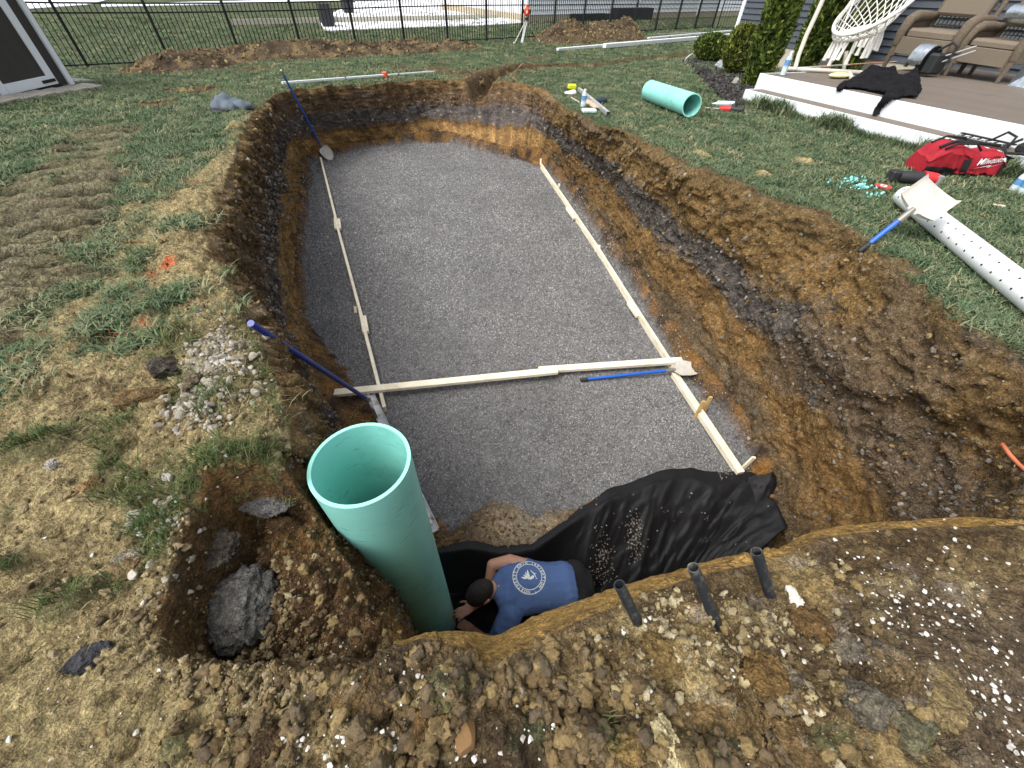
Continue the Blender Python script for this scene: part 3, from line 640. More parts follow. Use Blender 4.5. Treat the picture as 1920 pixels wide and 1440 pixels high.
ground_crumbs(40000, .45, 8, -82, 20, 'tan_crumbs', M_CR_TAN, lambda x, y, f: f['dl']*(.3+.7*clump(x, y))*(1-.7*f['dn']*sstep(-.7, -.3, x)), .0025, .018, 'loose tan earth crumbs on the left bank', 300)
ground_crumbs(52000, .12, 2.6, -100, 100, 'brown_crumbs', M_CR_BRN, lambda x, y, f: f['dn']*(.12+.75*clump(x, y)**1.5)*sstep(-1.1, -.5, x)*(1-.75*sstep(1.0, 1.3, x)), .002, .030, 'loose brown earth crumbs on the near bank', 310)
ground_crumbs(9000, 6, 14, -40, 40, 'mud_crumbs', M_CR_BRN, lambda x, y, f: np.clip(f['mud'], 0, 1), .02, .07, 'torn mud clods round the far trench', 320)
ground_crumbs(22000, .12, 2.2, -20, 100, 'pale_crumbs', ramp_random('crumbs_pale', [srgb(128, 112, 80), srgb(176, 160, 118), srgb(150, 138, 110), srgb(190, 178, 146), srgb(140, 124, 88)], crumb=.4), lambda x, y, f: f['dn']*sstep(-.1, .4, fbm(x, y, 0*x, 4, 3, 202))*sstep(-.2, .1, x)*(1-.6*sstep(1.0, 1.3, x)), .002, .020, 'pale tan earth crumbs heaped on the near right bank', 315)
# stones and crumbs sticking out of the cut
def wall_crumbs(n, name, mm, wgt, smin, smax, label, seed):
    w_ = (wgt*np.linalg.norm(np.diff(Wp, axis=1, prepend=Wp[:, :1]), axis=2)/np.linalg.norm(Wp-CAM, axis=2)**1.2).ravel(); w_ = np.clip(w_, 0, None)
    k = RNG.choice(w_.size, n, p=w_/w_.sum()); s = smin*(smax/smin)**(RNG.uniform(size=n)**2.4)
    q = Wp.reshape(-1, 3)[k]+RNG.normal(0, .008, (n, 3)); s = s*np.clip(np.linalg.norm(q-CAM, axis=1)/3, .6, 2)
    return scatter(name, q, s, clod_protos(mm, 5, seed), None, label, 'earth')
notnear = (1-W_NEAR)[:, None]
wall_crumbs(9000, 'cut_stones', M_CR_GRY, notnear*(.15+sstep(.2, .3, vw)*sstep(.6, .5, vw)), .003, .018, 'grey stones and clay bits in the pit wall', 330)
wall_crumbs(8000, 'cut_crumbs', M_CR_BRN, notnear*(.15+sstep(.4, .1, vw)), .003, .018, 'brown earth crumbs on the upper pit wall', 340)
wall_crumbs(5000, 'ochre_crumbs', M_CR_ORG, notnear*(.1+sstep(.55, .65, vw)+W_RIGHT[:, None]*.4), .003, .015, 'ochre clay crumbs on the lower pit wall', 350)
# gravel
M_GRAVEL = ramp_random('gravel', [srgb(92, 92, 93), srgb(130, 129, 128), srgb(112, 112, 112), srgb(156, 155, 153), srgb(120, 118, 116), srgb(190, 188, 184), srgb(104, 104, 106)], bump=.2, place=.22)
gp = np.array([[g[0], g[1]] for g in GRV]); n = 330000
c_ = np.stack([RNG.uniform(gp[:, 0].min(), gp[:, 0].max(), n), RNG.uniform(gp[:, 1].min(), gp[:, 1].max(), n)], 1)
sdg = poly_sd(c_[:, 0], c_[:, 1], GRV); rg = np.hypot(c_[:, 1], 3.1)
k = (sdg < .05*RNG.normal(size=n)) & (RNG.uniform(size=n) < np.clip((4.0/rg)**1.6, 0, 1)); c_, rg = c_[k], rg[k]
gi_ = np.clip(((c_[:, 0]+5.6)/.022).round().astype(int), 0, len(gx)-1); gj_ = np.clip(((c_[:, 1]-.1)/.022).round().astype(int), 0, len(gy)-1)
scatter('gravel', np.c_[c_, FZ[gi_, gj_]+.002], RNG.uniform(.0042, .0085, len(c_))*np.clip(rg/4, .9, 1.6), clod_protos(M_GRAVEL, 5, 360, .45, .7, 1), None, 'grey crushed gravel spread over the pit floor', 'gravel')
ncr = 2600
cr = np.stack([RNG.uniform(-1.6, 1.5, ncr), RNG.uniform(.4, 3.0, ncr)], 1); kk = (poly_sd(cr[:, 0], cr[:, 1], toepoly) < .02) & (poly_sd(cr[:, 0], cr[:, 1], GRV) > .03) & (poly_sd(cr[:, 0], cr[:, 1], TR) > .02); cr = cr[kk]
scatter('floor_crumbs', np.array([(x, y, floor_z(x, y)+.004) for x, y in cr]), RNG.uniform(.005, .02, len(cr)), clod_protos(M_CR_BRN, 5, 370), None, 'earth crumbs fallen beside the gravel bed', 'earth')
# white landscaping pebbles
wp = []
for px, py, sx, sy, n in ((700,1330,60,50,60), (660,1400,50,30,60), (790,1350,60,50,55), (850,1400,60,30,36), (900,1330,90,60,22), (640,1210,25,20,10), (690,1240,30,20,10), (1000,1390,80,30,20), (560,1380,60,40,22), (430,1420,60,20,10), (1690,1130,50,30,80), (1740,1170,50,40,90), (1800,1080,60,50,45), (1830,1260,60,50,70), (1850,1160,50,60,40), (1890,1370,25,50,60), (1850,1300,50,60,40), (1200,1330,80,60,22), (1330,1250,90,60,14), (1480,1330,90,60,18), (1220,1180,60,30,14), (1420,1400,80,40,10), (1640,1300,60,60,22), (1650,1060,60,30,26), (1300,1140,60,30,14), (100,1390,80,40,12), (60,1330,60,60,6), (300,1330,80,60,9), (180,1020,80,60,6), (400,840,50,40,12), (330,880,40,30,6), (760,1260,80,20,14), (1560,1180,80,60,18), (1720,1020,60,20,14), (500,1320,70,50,14)):
    for _ in range(n):
        h = ray_ground(RNG.normal(px, sx), RNG.normal(py, sy))
        if h is not None and h[2] > -.6: wp.append(h)
wp = np.array(wp); kp = RNG.uniform(size=len(wp)) < .7; wp = wp[kp]; sz = .0022*(3.8)**(RNG.uniform(size=len(wp))**1.6)
scatter('white_pebbles', wp+np.array([0, 0, .001]), sz, clod_protos(M_WHITE, 6, 380, .3, .6), np.stack([RNG.normal(0, .3, len(wp)), RNG.normal(0, .3, len(wp)), RNG.uniform(0, 6.28, len(wp))], 1), 'white landscaping pebbles strewn over the near earth', 'pebbles')
# grey-white stones on the left bank
ws = []
for px, py, sx, sy, n in ((395,690,30,50,170), (430,650,20,30,70), (370,770,40,30,80), (450,700,30,40,60), (350,790,40,20,20), (300,1000,40,60,40), (320,960,40,30,30)):
    for _ in range(n):
        h = ray_ground(RNG.normal(px, sx), RNG.normal(py, sy))
        if h is not None and h[2] > -.3: ws.append(h)
ws = np.array(ws)
scatter('bank_stones', ws+np.array([0, 0, .003]), .006*(4)**(RNG.uniform(size=len(ws))**2), clod_protos(ramp_random('bank_stones', [srgb(120, 114, 104), srgb(176, 170, 156), srgb(150, 140, 120), srgb(200, 194, 182)]), 6, 390, .3, .7), None, 'pale grey stones spilled on the left bank', 'stones')
# big clods heaped on the near bank (each can be told apart)
def boulder(name, px, py, wpx, hpx, label, cat, mm, flat=.55, seed=0, rotz=0, rough=.3, sink=.25, tilt=(0, 0), sub=4, fine=.22, on=None, h_abs=None):
    h = ray_ground(px, py) if on is None else np.array(on); s = pxm(h, wpx)/2*1.15; s2 = pxm(h, hpx)/2*1.45
    me = rock_mesh(name, seed, rough, 5 if sub == 4 else sub, 1.0, mm, fine, cuts=7); o = bpy.data.objects.new(name, me); link(o)
    o.scale = (s, s2, min(s, s2)*flat if h_abs is None else h_abs); o.rotation_euler = (tilt[0], tilt[1], math.radians(rotz)); o.location = (h[0], h[1], h[2]+o.scale[2]*(1-sink)-o.scale[2]*.55)
    return tag(o, label, cat)
def earth_mat(name, c, bump=1.0, spot=None): return soil_mat(name, color=c*.95, bump=bump)
boulder('clay_lump', 440, 1150, 125, 115, 'large dark grey clay lump in the dug-out notch left of the green standpipe', 'clay', earth_mat('clay_grey', srgb(112, 109, 104)), .75, 1, 20, rough=.15, sink=.3, on=P(440, 1150, -.20), h_abs=.075)
boulder('clay_lump', 490, 950, 120, 60, 'grey clay slab under the grass tuft at the notch edge', 'clay', earth_mat('clay_grey2', srgb(112, 110, 106)), .5, 2, 0)
boulder('clay_lump', 405, 1030, 80, 60, 'flat grey clay patch above the large clay lump', 'clay', earth_mat('clay_grey4', srgb(92, 84, 74)), .3, 22, 30)
boulder('earth_clod', 308, 690, 76, 48, 'big dark brown clod on the left bank beside grey stones', 'clod', earth_mat('clod_dark', srgb(82, 74, 66)), .6, 3, 10)
boulder('earth_clod', 270, 745, 110, 40, 'long brown ridge of earth below the dark clod on the left bank', 'clod', earth_mat('clod_brown', srgb(120, 98, 66)), .5, 4, 25)
boulder('stone', 362, 718, 36, 34, 'round grey-brown stone beside the dark clod', 'stone', earth_mat('stone_brown', srgb(132, 118, 96)), .8, 5)
boulder('earth_clod', 170, 1232, 66, 40, 'charcoal clod lying on tan earth at lower left', 'clod', earth_mat('clod_char', srgb(76, 76, 80)), .5, 6, 25)
boulder('stone', 240, 1050, 52, 30, 'pale flat stone on the left bank beside the crack', 'stone', earth_mat('stone_pale', srgb(150, 140, 120)), .5, 7, 20)
boulder('stone', 100, 872, 24, 20, 'small pale stone on tan earth by a grass patch', 'stone', earth_mat('stone_pale3', srgb(190, 184, 170)), .6, 71, 20)
boulder('earth_clod', 235, 1068, 60, 34, 'brown flattened clod next to the pale flat stone', 'clod', earth_mat('clod_b3', srgb(128, 108, 76)), .4, 8, 40)
boulder('stone', 872, 1374, 36, 56, 'smooth oval brown stone at bottom centre', 'stone', mat('stone_oval', srgb(122, 92, 56), .8, var=.2, scale=9, bump=.3, bscale=30), .8, 9, 8, .12, fine=.02)
boulder('stone', 1484, 1120, 36, 30, 'white rock beside the rightmost black stub pipe', 'stone', mat('stone_white', srgb(226, 220, 208), .8, var=.1, bump=.4, bscale=20), .7, 10, -30, .2)
boulder('stone', 1247, 1393, 52, 66, 'pale crumbly limestone chunk at bottom right of centre', 'stone', earth_mat('stone_lime', srgb(206, 190, 146), spot=srgb(150, 130, 90)), .6, 11, 20, .35)
boulder('earth_clod', 690, 1330, 100, 90, 'broad brown pressed clod below the tuft at bottom left of centre', 'clod', earth_mat('clod_b5', srgb(112, 92, 64)), .35, 12, 10)
boulder('earth_clod', 660, 1300, 60, 90, 'tan slab of earth at the notch corner', 'clod', earth_mat('clod_b6', srgb(132, 108, 70)), .35, 13, -30)
boulder('earth_clod', 1340, 1350, 190, 110, 'large ochre slab of earth on the near right bank', 'clod', earth_mat('clod_ochre', srgb(122, 100, 66)), .35, 14, -25, .3, sink=.55)
boulder('earth_clod', 1510, 1410, 130, 80, 'second ochre slab at the bottom edge', 'clod', earth_mat('clod_ochre2', srgb(118, 96, 64)), .4, 15, -10, .25)
boulder('earth_clod', 1440, 1270, 90, 60, 'knobbly brown clod above the ochre slab', 'clod', earth_mat('clod_b7', srgb(126, 100, 60)), .7, 16, 0, .4)
boulder('earth_clod', 1250, 1240, 120, 60, 'mound of tan crumbs in front of the middle stub pipe', 'clod', earth_mat('clod_b8', srgb(128, 106, 66)), .5, 17, -20, .35)
boulder('earth_clod', 1520, 1180, 110, 50, 'loose brown heap behind the white rock', 'clod', earth_mat('clod_b9', srgb(122, 96, 60)), .6, 18, -10, .35)
boulder('earth_clod', 1620, 1310, 90, 70, 'grey crumbly clod beside the tan earth flap', 'clod', earth_mat('clod_b10', srgb(120, 112, 96)), .6, 19, 0, .4)
boulder('earth_flap', 1765, 1310, 120, 60, 'curled tan flap of dry turf at lower right', 'turf', earth_mat('turf_flap', srgb(138, 120, 84)), .35, 20, 32, .2)
boulder('earth_clod', 1140, 1330, 80, 50, 'grey-brown clod left of the limestone chunk', 'clod', earth_mat('clod_b11', srgb(110, 92, 66)), .6, 21, 0, .35)
boulder('earth_clod', 790, 1360, 46, 40, 'small round brown clod left of the oval stone', 'clod', earth_mat('clod_b12', srgb(116, 90, 56)), .8, 23, 0, .35)
boulder('earth_clod', 1180, 1400, 60, 40, 'tan crumbly clod beside the limestone chunk at the bottom edge', 'clod', earth_mat('clod_b13', srgb(150, 124, 76)), .7, 24, 0, .4)
boulder('earth_clod', 500, 1395, 90, 60, 'dark brown clod at the bottom left edge', 'clod', earth_mat('clod_b14', srgb(84, 66, 46)), .5, 25, 0, .4)
# ================================================================== THINGS IN AND AROUND THE PIT
V3 = lambda a: Vector([float(q) for q in a])
def on_ray(px, py, zc_or_len, anchor=None, near=True):
    """point on the pixel's ray at a given distance from an anchor point"""
    d = RM@_ray(px, py); d /= np.linalg.norm(d); a = np.asarray(anchor, float); oc = CAM-a
    b = d.dot(oc); c = oc.dot(oc)-zc_or_len**2; disc = b*b-c
    if disc < 0: return CAM-d*b
    t = -b-math.sqrt(disc) if near else -b+math.sqrt(disc); return CAM+d*t
M_PVCG = mat('green_pvc', srgb(146, 222, 210), .36, var=.05, scale=3, bump=.03, bscale=40, dirt=srgb(92, 150, 134), dirt_amt=.35, dirt_scale=3.5)
M_PVCGR = mat('green_pvc_cut', srgb(156, 232, 214), .5, var=.04)
M_WOOD = mat('pine_lumber', srgb(238, 228, 202), .75, var=.12, scale=5, grain=(1, 1, 8), bump=.15, bscale=40, dirt=srgb(176, 150, 110), dirt_amt=.4, dirt_scale=4, rnd=.05)
M_STAKE = mat('stake_wood', srgb(196, 164, 108), .8, var=.2, scale=12, rnd=.1)
M_BLUE = mat('blue_fibreglass', srgb(34, 96, 190), .35, var=.08, scale=4, dirt=srgb(110, 120, 130), dirt_amt=.25, dirt_scale=9)
M_BLUED = mat('navy_fibreglass', srgb(26, 52, 140), .35, var=.08, scale=4)
M_STEELG = mat('worn_steel', srgb(150, 148, 142), .5, metal=.6, var=.2, scale=7, bump=.1, dirt=srgb(130, 108, 78), dirt_amt=.8, dirt_scale=6)
M_MUDSTEEL = mat('muddy_steel', srgb(196, 192, 184), .65, metal=.2, var=.2, scale=7, bump=.25, dirt=srgb(206, 196, 172), dirt_amt=.9, dirt_scale=7)
M_RUBBER = mat('black_rubber', srgb(38, 40, 42), .6, var=.1)
M_ALU = mat('aluminium', srgb(196, 198, 200), .4, metal=.55, var=.1, dirt=srgb(140, 116, 84), dirt_amt=.7, dirt_scale=8)
M_ALUD = mat('muddy_aluminium', srgb(214, 214, 212), .6, metal=.1, var=.1, dirt=srgb(110, 84, 56), dirt_amt=1, dirt_scale=16)
M_BLACKPE = mat('black_poly', srgb(34, 38, 43), .5, var=.25, scale=14, dirt=srgb(140, 134, 124), dirt_amt=.6, dirt_scale=18)
# handling scratches and mud on the green pipe
_n, _l = M_PVCG.node_tree.nodes, M_PVCG.node_tree.links; _b = _n['Principled BSDF']; _src = _b.inputs['Base Color'].links[0].from_socket
_g = _n.new('ShaderNodeNewGeometry'); _mp = _n.new('ShaderNodeMapping'); _mp.inputs['Rotation'].default_value = (.5, .3, .2); _mp.inputs['Scale'].default_value = (5, 5, 34); _l.new(_g.outputs['Position'], _mp.inputs[0])
_z = _n.new('ShaderNodeTexNoise'); _z.inputs['Scale'].default_value = 1.6; _z.inputs['Detail'].default_value = 5; _z.inputs['Roughness'].default_value = .6; _l.new(_mp.outputs[0], _z.inputs['Vector'])
_r = _n.new('ShaderNodeMapRange'); _r.inputs[1].default_value = .63; _r.inputs[2].default_value = .70; _r.inputs[4].default_value = .55; _l.new(_z.outputs['Fac'], _r.inputs[0])
_x = _n.new('ShaderNodeMix'); _x.data_type = 'RGBA'; _l.new(_r.outputs[0], _x.inputs[0]); _l.new(_src, _x.inputs[6]); _x.inputs[7].default_value = lin(srgb(70, 110, 100)); _l.new(_x.outputs[2], _b.inputs['Base Color'])
# ---- green standpipe
pl, pr = P(584, 852, -.02), P(766, 868, -.02); pc = (pl+pr)/2; PR = float(np.linalg.norm(pr-pl)/2)
pc = np.array([P(675, 866, -.02)[0], P(675, 866, -.02)[1], -2.62])
t = root('standpipe', pc, 'wide mint green plastic pipe standing upright in the sump corner', 'pipe')
MB().pipe(pc, (pc[0], pc[1], -.026), PR, PR-.014, 72, 12).build('pipe_wall', M_PVCG, t, smooth='auto')
MB().pipe((pc[0], pc[1], -.026), (pc[0], pc[1], -.02), PR, PR-.014, 72).build('cut_rim', M_PVCGR, t, smooth='auto')
# ---- screed rails, boards and stakes
def fz(p, dz=0.0): return np.array([p[0], p[1], zfloor(p[1])+dz])
def board(px0, px1, label, wd=.04, ht=.09, up=.045, grp=None, name='board', m=None, mini=None):
    a, b = PF(*px0, up), PF(*px1, up); o = MB().bar(a, b, wd, ht).build(name, m or M_WOOD, bevel=.003); return tag(o, label, 'board', grp)
board((602,299), (634,426), 'far left screed rail of pale lumber starting below the leaning shovel', .036)
board((629,411), (680,600), 'middle left screed rail of pale lumber on the gravel', .036)
board((676,588), (722,768), 'near left screed rail passing under the cross board', .036)
board((632,412), (634,430), 'short splice cleat at the first joint of the left rail', .10, .04, .05)
board((681,594), (686,624), 'pale splice cleat at the second joint of the left rail', .075, .04, .06)
board((1015,312), (1122,470), 'far right screed rail of pale lumber along the right bank', .036)
board((1118,464), (1192,582), 'middle right screed rail of pale lumber', .036)
board((1186,572), (1266,698), 'near right screed rail running under the cross board end', .036)
board((1064,390), (1078,410), 'splice cleat on the far right rail', .07, .04, .055)
board((1179,568), (1197,594), 'splice cleat on the middle right rail', .06, .04, .055)
a, b = PF(627, 737, .115), PF(1045, 695, .115)
tag(MB().bar(a, b, .085, .038).build('board', M_WOOD, bevel=.003), 'long pale cross board lying over the left rail, nearest its blue handle', 'board')
a, b = PF(1010, 694, .075), PF(1279, 676, .10)
tag(MB().bar(a, b, .085, .038).build('board', M_WOOD, bevel=.003), 'shorter cross board butting on towards the right rail and round shovel', 'board')
a, b = PF(1264, 702, .05), PF(1388, 888, .05)
tag(MB().bar(a, b, .07, .06).build('board', M_WOOD, bevel=.003), 'near right screed board ending beside the black fabric', 'board')
def stake(px, py, tx, ty, label, h=.2, m=None):
    a = PF(px, py, -.02); b = on_ray(tx, ty, h, a); 
    if b[2] < a[2]: b = a+np.array([0, 0, h])
    tag(MB().bar(a, b, .035, .02, up=(0, 1, .1)).build('wooden_stake', m or M_STAKE, bevel=.002), label, 'stake', 'stakes along the screed rails')
stake(1014, 314, 1014, 297, 'stake at the far end of the right rail', .12, M_WOOD)
stake(1040, 357, 1041, 344, 'left stake of the pair at the upper right rail', .1, M_WOOD); stake(1046, 356, 1049, 344, 'right stake of the pair at the upper right rail', .1, M_WOOD)
stake(1117, 474, 1117, 459, 'left stake of the pair at the middle of the right rail', .1, M_WOOD); stake(1122, 474, 1124, 459, 'right stake of the pair at the middle of the right rail', .1, M_WOOD)
stake(1302, 786, 1320, 752, 'left stake of the pair crossing the near right board', .26); stake(1318, 774, 1333, 744, 'right stake of the pair by the near right board', .24)
stake(1388, 882, 1414, 857, 'lone stake at the end of the near right board', .22, M_WOOD)
stake(600, 300, 597, 288, 'stake at the far end of the left rail', .1, M_WOOD); stake(668, 590, 666, 574, 'stake beside the middle left rail', .1, M_WOOD)
# ---- shovels
def shovel(label, a, b, face, kind, m, blade=(.29, .22), grip=True, dish=.02, mb=None, bd=None):
    """a: free end of the handle, b: socket end, blade continues towards bd or along a->b; face: blade normal hint"""
    a, b = V3(a), V3(b); d = (b-a).normalized(); t = root('shovel', tuple(b), label, 'shovel')
    MB().tube([a, a+(b-a)*.5, b], [.0165, .0175, .018], 12).build('handle', m, t, smooth='auto')
    if grip: MB().tube([a-d*.012, a+d*.004, a+d*.07], [.015, .0205, .0195], 12).build('grip', M_RUBBER if grip is True else M_STEELG, t, smooth='auto')
    MB().tube([b-d*.06, b, b+d*.05], [.021, .022, .016], 12).build('socket', M_STEELG, t, smooth='auto')
    dd = (V3(bd)-b).normalized() if bd is not None else d
    n = V3(face); n = (n-dd*n.dot(dd)).normalized(); s = dd.cross(n); L_, W_ = blade; nu, nv = 12, 16; vs = []
    for th in (0, -.0035):
        for i in range(nv+1):
            v = i/nv
            if kind == 'round': hw = W_/2*min(1, (.55+v*3))*(1 if v < .45 else math.sqrt(max(0, 1-((v-.45)/.56)**2.2)))
            else: hw = W_/2*min(1, .28+v*7)
            for j in range(nu+1):
                u = j/nu*2-1
                lift = dish*(u*u)*(1.0 if kind == 'round' else .5)+(.018*max(0, abs(u)-.86)/.14 if kind == 'square' else 0)-.03*v*v*(kind == 'round')
                vs.append(b+dd*(.03+v*L_)+s*(u*hw)+n*(lift+th+.006*math.exp(-(u*u)/.02)*(1-v)))
    q = (nu+1)*(nv+1); fs = []
    for i in range(nv):
        for j in range(nu):
            k = i*(nu+1)+j; fs += [(k, k+1, k+nu+2, k+nu+1), (q+k, q+k+nu+1, q+k+nu+2, q+k+1)]
    edge = [j for j in range(nu+1)]+[i*(nu+1)+nu for i in range(1, nv+1)]+[nv*(nu+1)+j for j in range(nu-1, -1, -1)]+[i*(nu+1) for i in range(nv-1, 0, -1)]
    fs += [(edge[i], edge[(i+1) % len(edge)], q+edge[(i+1) % len(edge)], q+edge[i]) for i in range(len(edge))]
    MB().add(vs, fs).build('blade', mb or M_STEELG, t, smooth='auto'); return t
b = PF(602, 274, .10); b = CAM+(b-CAM)*.965; l_ = ray_ground(546, 168); l_ = CAM+(l_-CAM)*.955; a = b+(l_-b)*1.26
shovel('blue-handled round shovel leaning in the far left corner of the pit', a, b, (.2, -1, .9), 'round', M_BLUE, (.27, .21), grip='steel', mb=M_MUDSTEEL, bd=CAM+(PF(618, 292, .02)-CAM)*.985)
b = PF(688, 748, .12); b = CAM+(b-CAM)*.90; a = ray_ground(470, 606); a = CAM+(a-CAM)*.87
shovel('navy-handled shovel leaning on the left bank beside the cross board', a, b, (.5, 0, 1), 'square', M_BLUED, (.24, .17), grip=False, mb=M_ALU, bd=PF(704, 785, .03))
shovel('blue-handled round shovel lying on gravel below the cross board', PF(1090, 712, .03), PF(1258, 694, .10), (0, -.1, 1), 'round', M_BLUE, (.28, .21), dish=.03, mb=M_MUDSTEEL, bd=PF(1318, 690, .13))
a = ray_ground(1592, 500)+np.array([0, 0, .13]); b = G(1700, 402, .20)
shovel('blue-handled square shovel propped against the white perforated pipe', a, b, (-.75, -.75, .25), 'square', M_BLUE, (.28, .28), mb=M_MUDSTEEL, bd=on_ray(1742, 372, .2, b, False))
# ---- aluminium screed bar and offcut beside the standpipe
a, b = PF(694, 742, .06), PF(815, 998, .05); d = (b-a)/np.linalg.norm(b-a)
t = root('screed_bar', fz(b), 'mud-smeared aluminium screed bar running behind the green standpipe', 'bar')
MB().bar(a, b, .075, .022).build('web', M_ALUD, t, bevel=.003)
sd = np.cross(d, (0, 0, 1)); MB().bar(a+sd*.04+[0, 0, .012], b+sd*.04+[0, 0, .012], .008, .05).build('flange', M_ALU, t, bevel=.002); MB().bar(a-sd*.04+[0, 0, .012], b-sd*.04+[0, 0, .012], .008, .05).build('flange', M_ALU, t, bevel=.002)
MB().bar(b-d*.14+[0, 0, .05], b-d*.05+[0, 0, .05], .03, .02).build('end_handle', M_ALUD, t, bevel=.004)
# ---- black filter fabric lining the sump
M_FAB = mat('filter_fabric', srgb(17, 17, 19), .62, var=.25, scale=5, bump=.2, bscale=120, spec=.35)
tc = np.array([TR[i] for i in range(len(TR_PX))]); nt_ = 260
ss = np.r_[0, np.cumsum(np.linalg.norm(np.diff(tc, axis=0), axis=1))]; uu = np.linspace(0, ss[-1], nt_); top = np.stack([np.interp(uu, ss, tc[:, k]) for k in range(3)], 1)
cenT = np.array([np.clip(top[:, 0]*.85+.05, -.75, 1.25), np.full(nt_, .62)+.12*np.clip(top[:, 0], 0, 1.3)]).T
near_y = np.interp(cenT[:, 0], np.sort(MID[:, 0][W_NEAR > .5]), MID[:, 1][W_NEAR > .5][np.argsort(MID[:, 0][W_NEAR > .5])])
rws = []
for j, v in enumerate(np.linspace(0, 1, 90)):
    if v < .08: k = v/.08; q = top.copy(); q[:, :2] += (top[:, :2]-cenT)*.10*(1-k)[..., None] if np.ndim(k) else (top[:, :2]-cenT)*.10*(1-k); q[:, 2] = zfloor(q[:, 1])+.028+.012*k
    elif v < .62:
        k = (v-.08)/.54; lf = sstep(.75, .35, top[:, 0]); e = (k**1.15)*(1-lf)+(1-(1-k)**2.2)*lf; q = top*(1-k*.86)+np.c_[cenT, top[:, 2]]*k*.86; q[:, 2] = (zfloor(top[:, 1])+.04)*(1-e)+(-2.50)*e
    else:
        k = (v-.62)/.38; q0 = top*.14+np.c_[cenT, top[:, 2]]*.86; q = q0.copy(); q[:, 1] = q0[:, 1]*(1-k)+(near_y+.05)*k; q[:, 2] = -2.50+.55*max(0, (k-.45)/.55)**1.5
    am = .5+.5*sstep(.05, .25, v)
    sx = .085*fbm(uu*1.0+v*.5, 0*uu+v*1.1, 0*uu, 1.7, 3, 81, ridge=True)+.03*fbm(uu+v*.8, 0*uu+v*2.0, 0*uu, 7, 2, 82, ridge=True)
    q[:, 2] += sx*am*(.3 if v < .08 else 1); q[:, 1] += .5*sx*am; rws.append(q)
rws = np.array(rws); nv_ = len(rws)
iq = (np.arange(nv_-1)[:, None]*nt_+np.arange(nt_-1)[None, :]); qd = np.stack([iq, iq+1, iq+nt_+1, iq+nt_], -1).reshape(-1, 4)
me = np_mesh('filter_fabric', rws.reshape(-1, 3), qd); me.materials.append(M_FAB)
fab = tag(link(bpy.data.objects.new('filter_fabric', me)), 'black filter fabric draped from the gravel edge down into the sump', 'fabric')
md = fab.modifiers.new('thick', 'SOLIDIFY'); md.thickness = .006
FBVH = BVHTree.FromPolygons([tuple(p) for p in rws.reshape(-1, 3)], [tuple(q) for q in qd])
fg = []
for px, py, sx, sy, n in ((1130,1045,10,25,150), (1190,1015,9,22,110), (1185,985,9,14,50), (1075,1080,12,10,60), (1110,1085,20,10,40), (1300,950,70,25,16), (1250,1000,80,30,14)):
    for _ in range(n):
        h = FBVH.ray_cast(V3(CAM), V3(RM@_ray(RNG.normal(px, sx), RNG.normal(py, sy))).normalized())
        if h[0]: fg.append(np.array(h[0])+[0, 0, .006])
scatter('spilled_gravel', fg, RNG.uniform(.005, .011, len(fg)), clod_protos(M_CR_GRY, 5, 360, .45, .7, 1), None, 'gravel spilled on the black fabric', 'gravel')
# a thrown-up corner of the fabric at its right end
t0 = PF(1440, 925); mbf = MB(); R_ = []
for i in range(28):
    v = i/27; ring = []
    for j in range(30):
        u = j/29; p = PF(1395+70*u, 905+130*v*(.35+.65*u)); hgt_ = .05+.10*math.sin(math.pi*min(1, u*1.1))*(1-.8*v)
        w_ = .05*float(fbm(np.array(u*2.2), np.array(v*2.6), np.array(.3), 1.6, 3, 83, ridge=True)); ring.append((p[0]+.3*w_, p[1]+.4*w_, p[2]+hgt_+w_-.30*v))
    R_.append(ring)
mbf.loft(R_, cap=False, closed=False); o = mbf.build('fabric_fold', M_FAB, smooth=True); tag(o, 'rumpled black fabric corner bunched against the right bank', 'fabric'); md = o.modifiers.new('thick', 'SOLIDIFY'); md.thickness = .006
# ---- three black stub pipes on the near bank
for lab, b0, t0, z1 in (('left black stub pipe poking from the near bank', (1196,1166), (1162,1098), .13), ('middle black stub pipe on the near bank, the longest', (1345,1172), (1301,1066), .2), ('rightmost black stub pipe beside the white rock', (1444,1116), (1419,1036), .16)):
    b = ray_ground(*b0); a = P(*t0, b[2]+z1); dd = (b-a)/np.linalg.norm(b-a)
    t = root('stub_pipe', b, lab, 'pipe'); MB().pipe(b+dd*.12, a, .0150, .0118, 20, 6).build('tube', M_BLACKPE, t, smooth='auto'); MB().pipe(a-dd*.0, a-dd*.004, .0155, .0118, 20).build('cut_end', M_BLACKPE, t, smooth='auto')
# ---- orange cable stub on the right bank
pts = [ray_ground(x, y)+np.array([-.03, -.03, .06]) for i, (x, y) in enumerate(((1862,836),(1876,856),(1892,874),(1910,890),(1935,905)))]
tag(MB().tube(pts, .0095, 10).build('conduit', mat('orange_conduit', srgb(226, 132, 96), .5, var=.08), smooth=True), 'orange flexible conduit sticking out of the right bank', 'conduit')
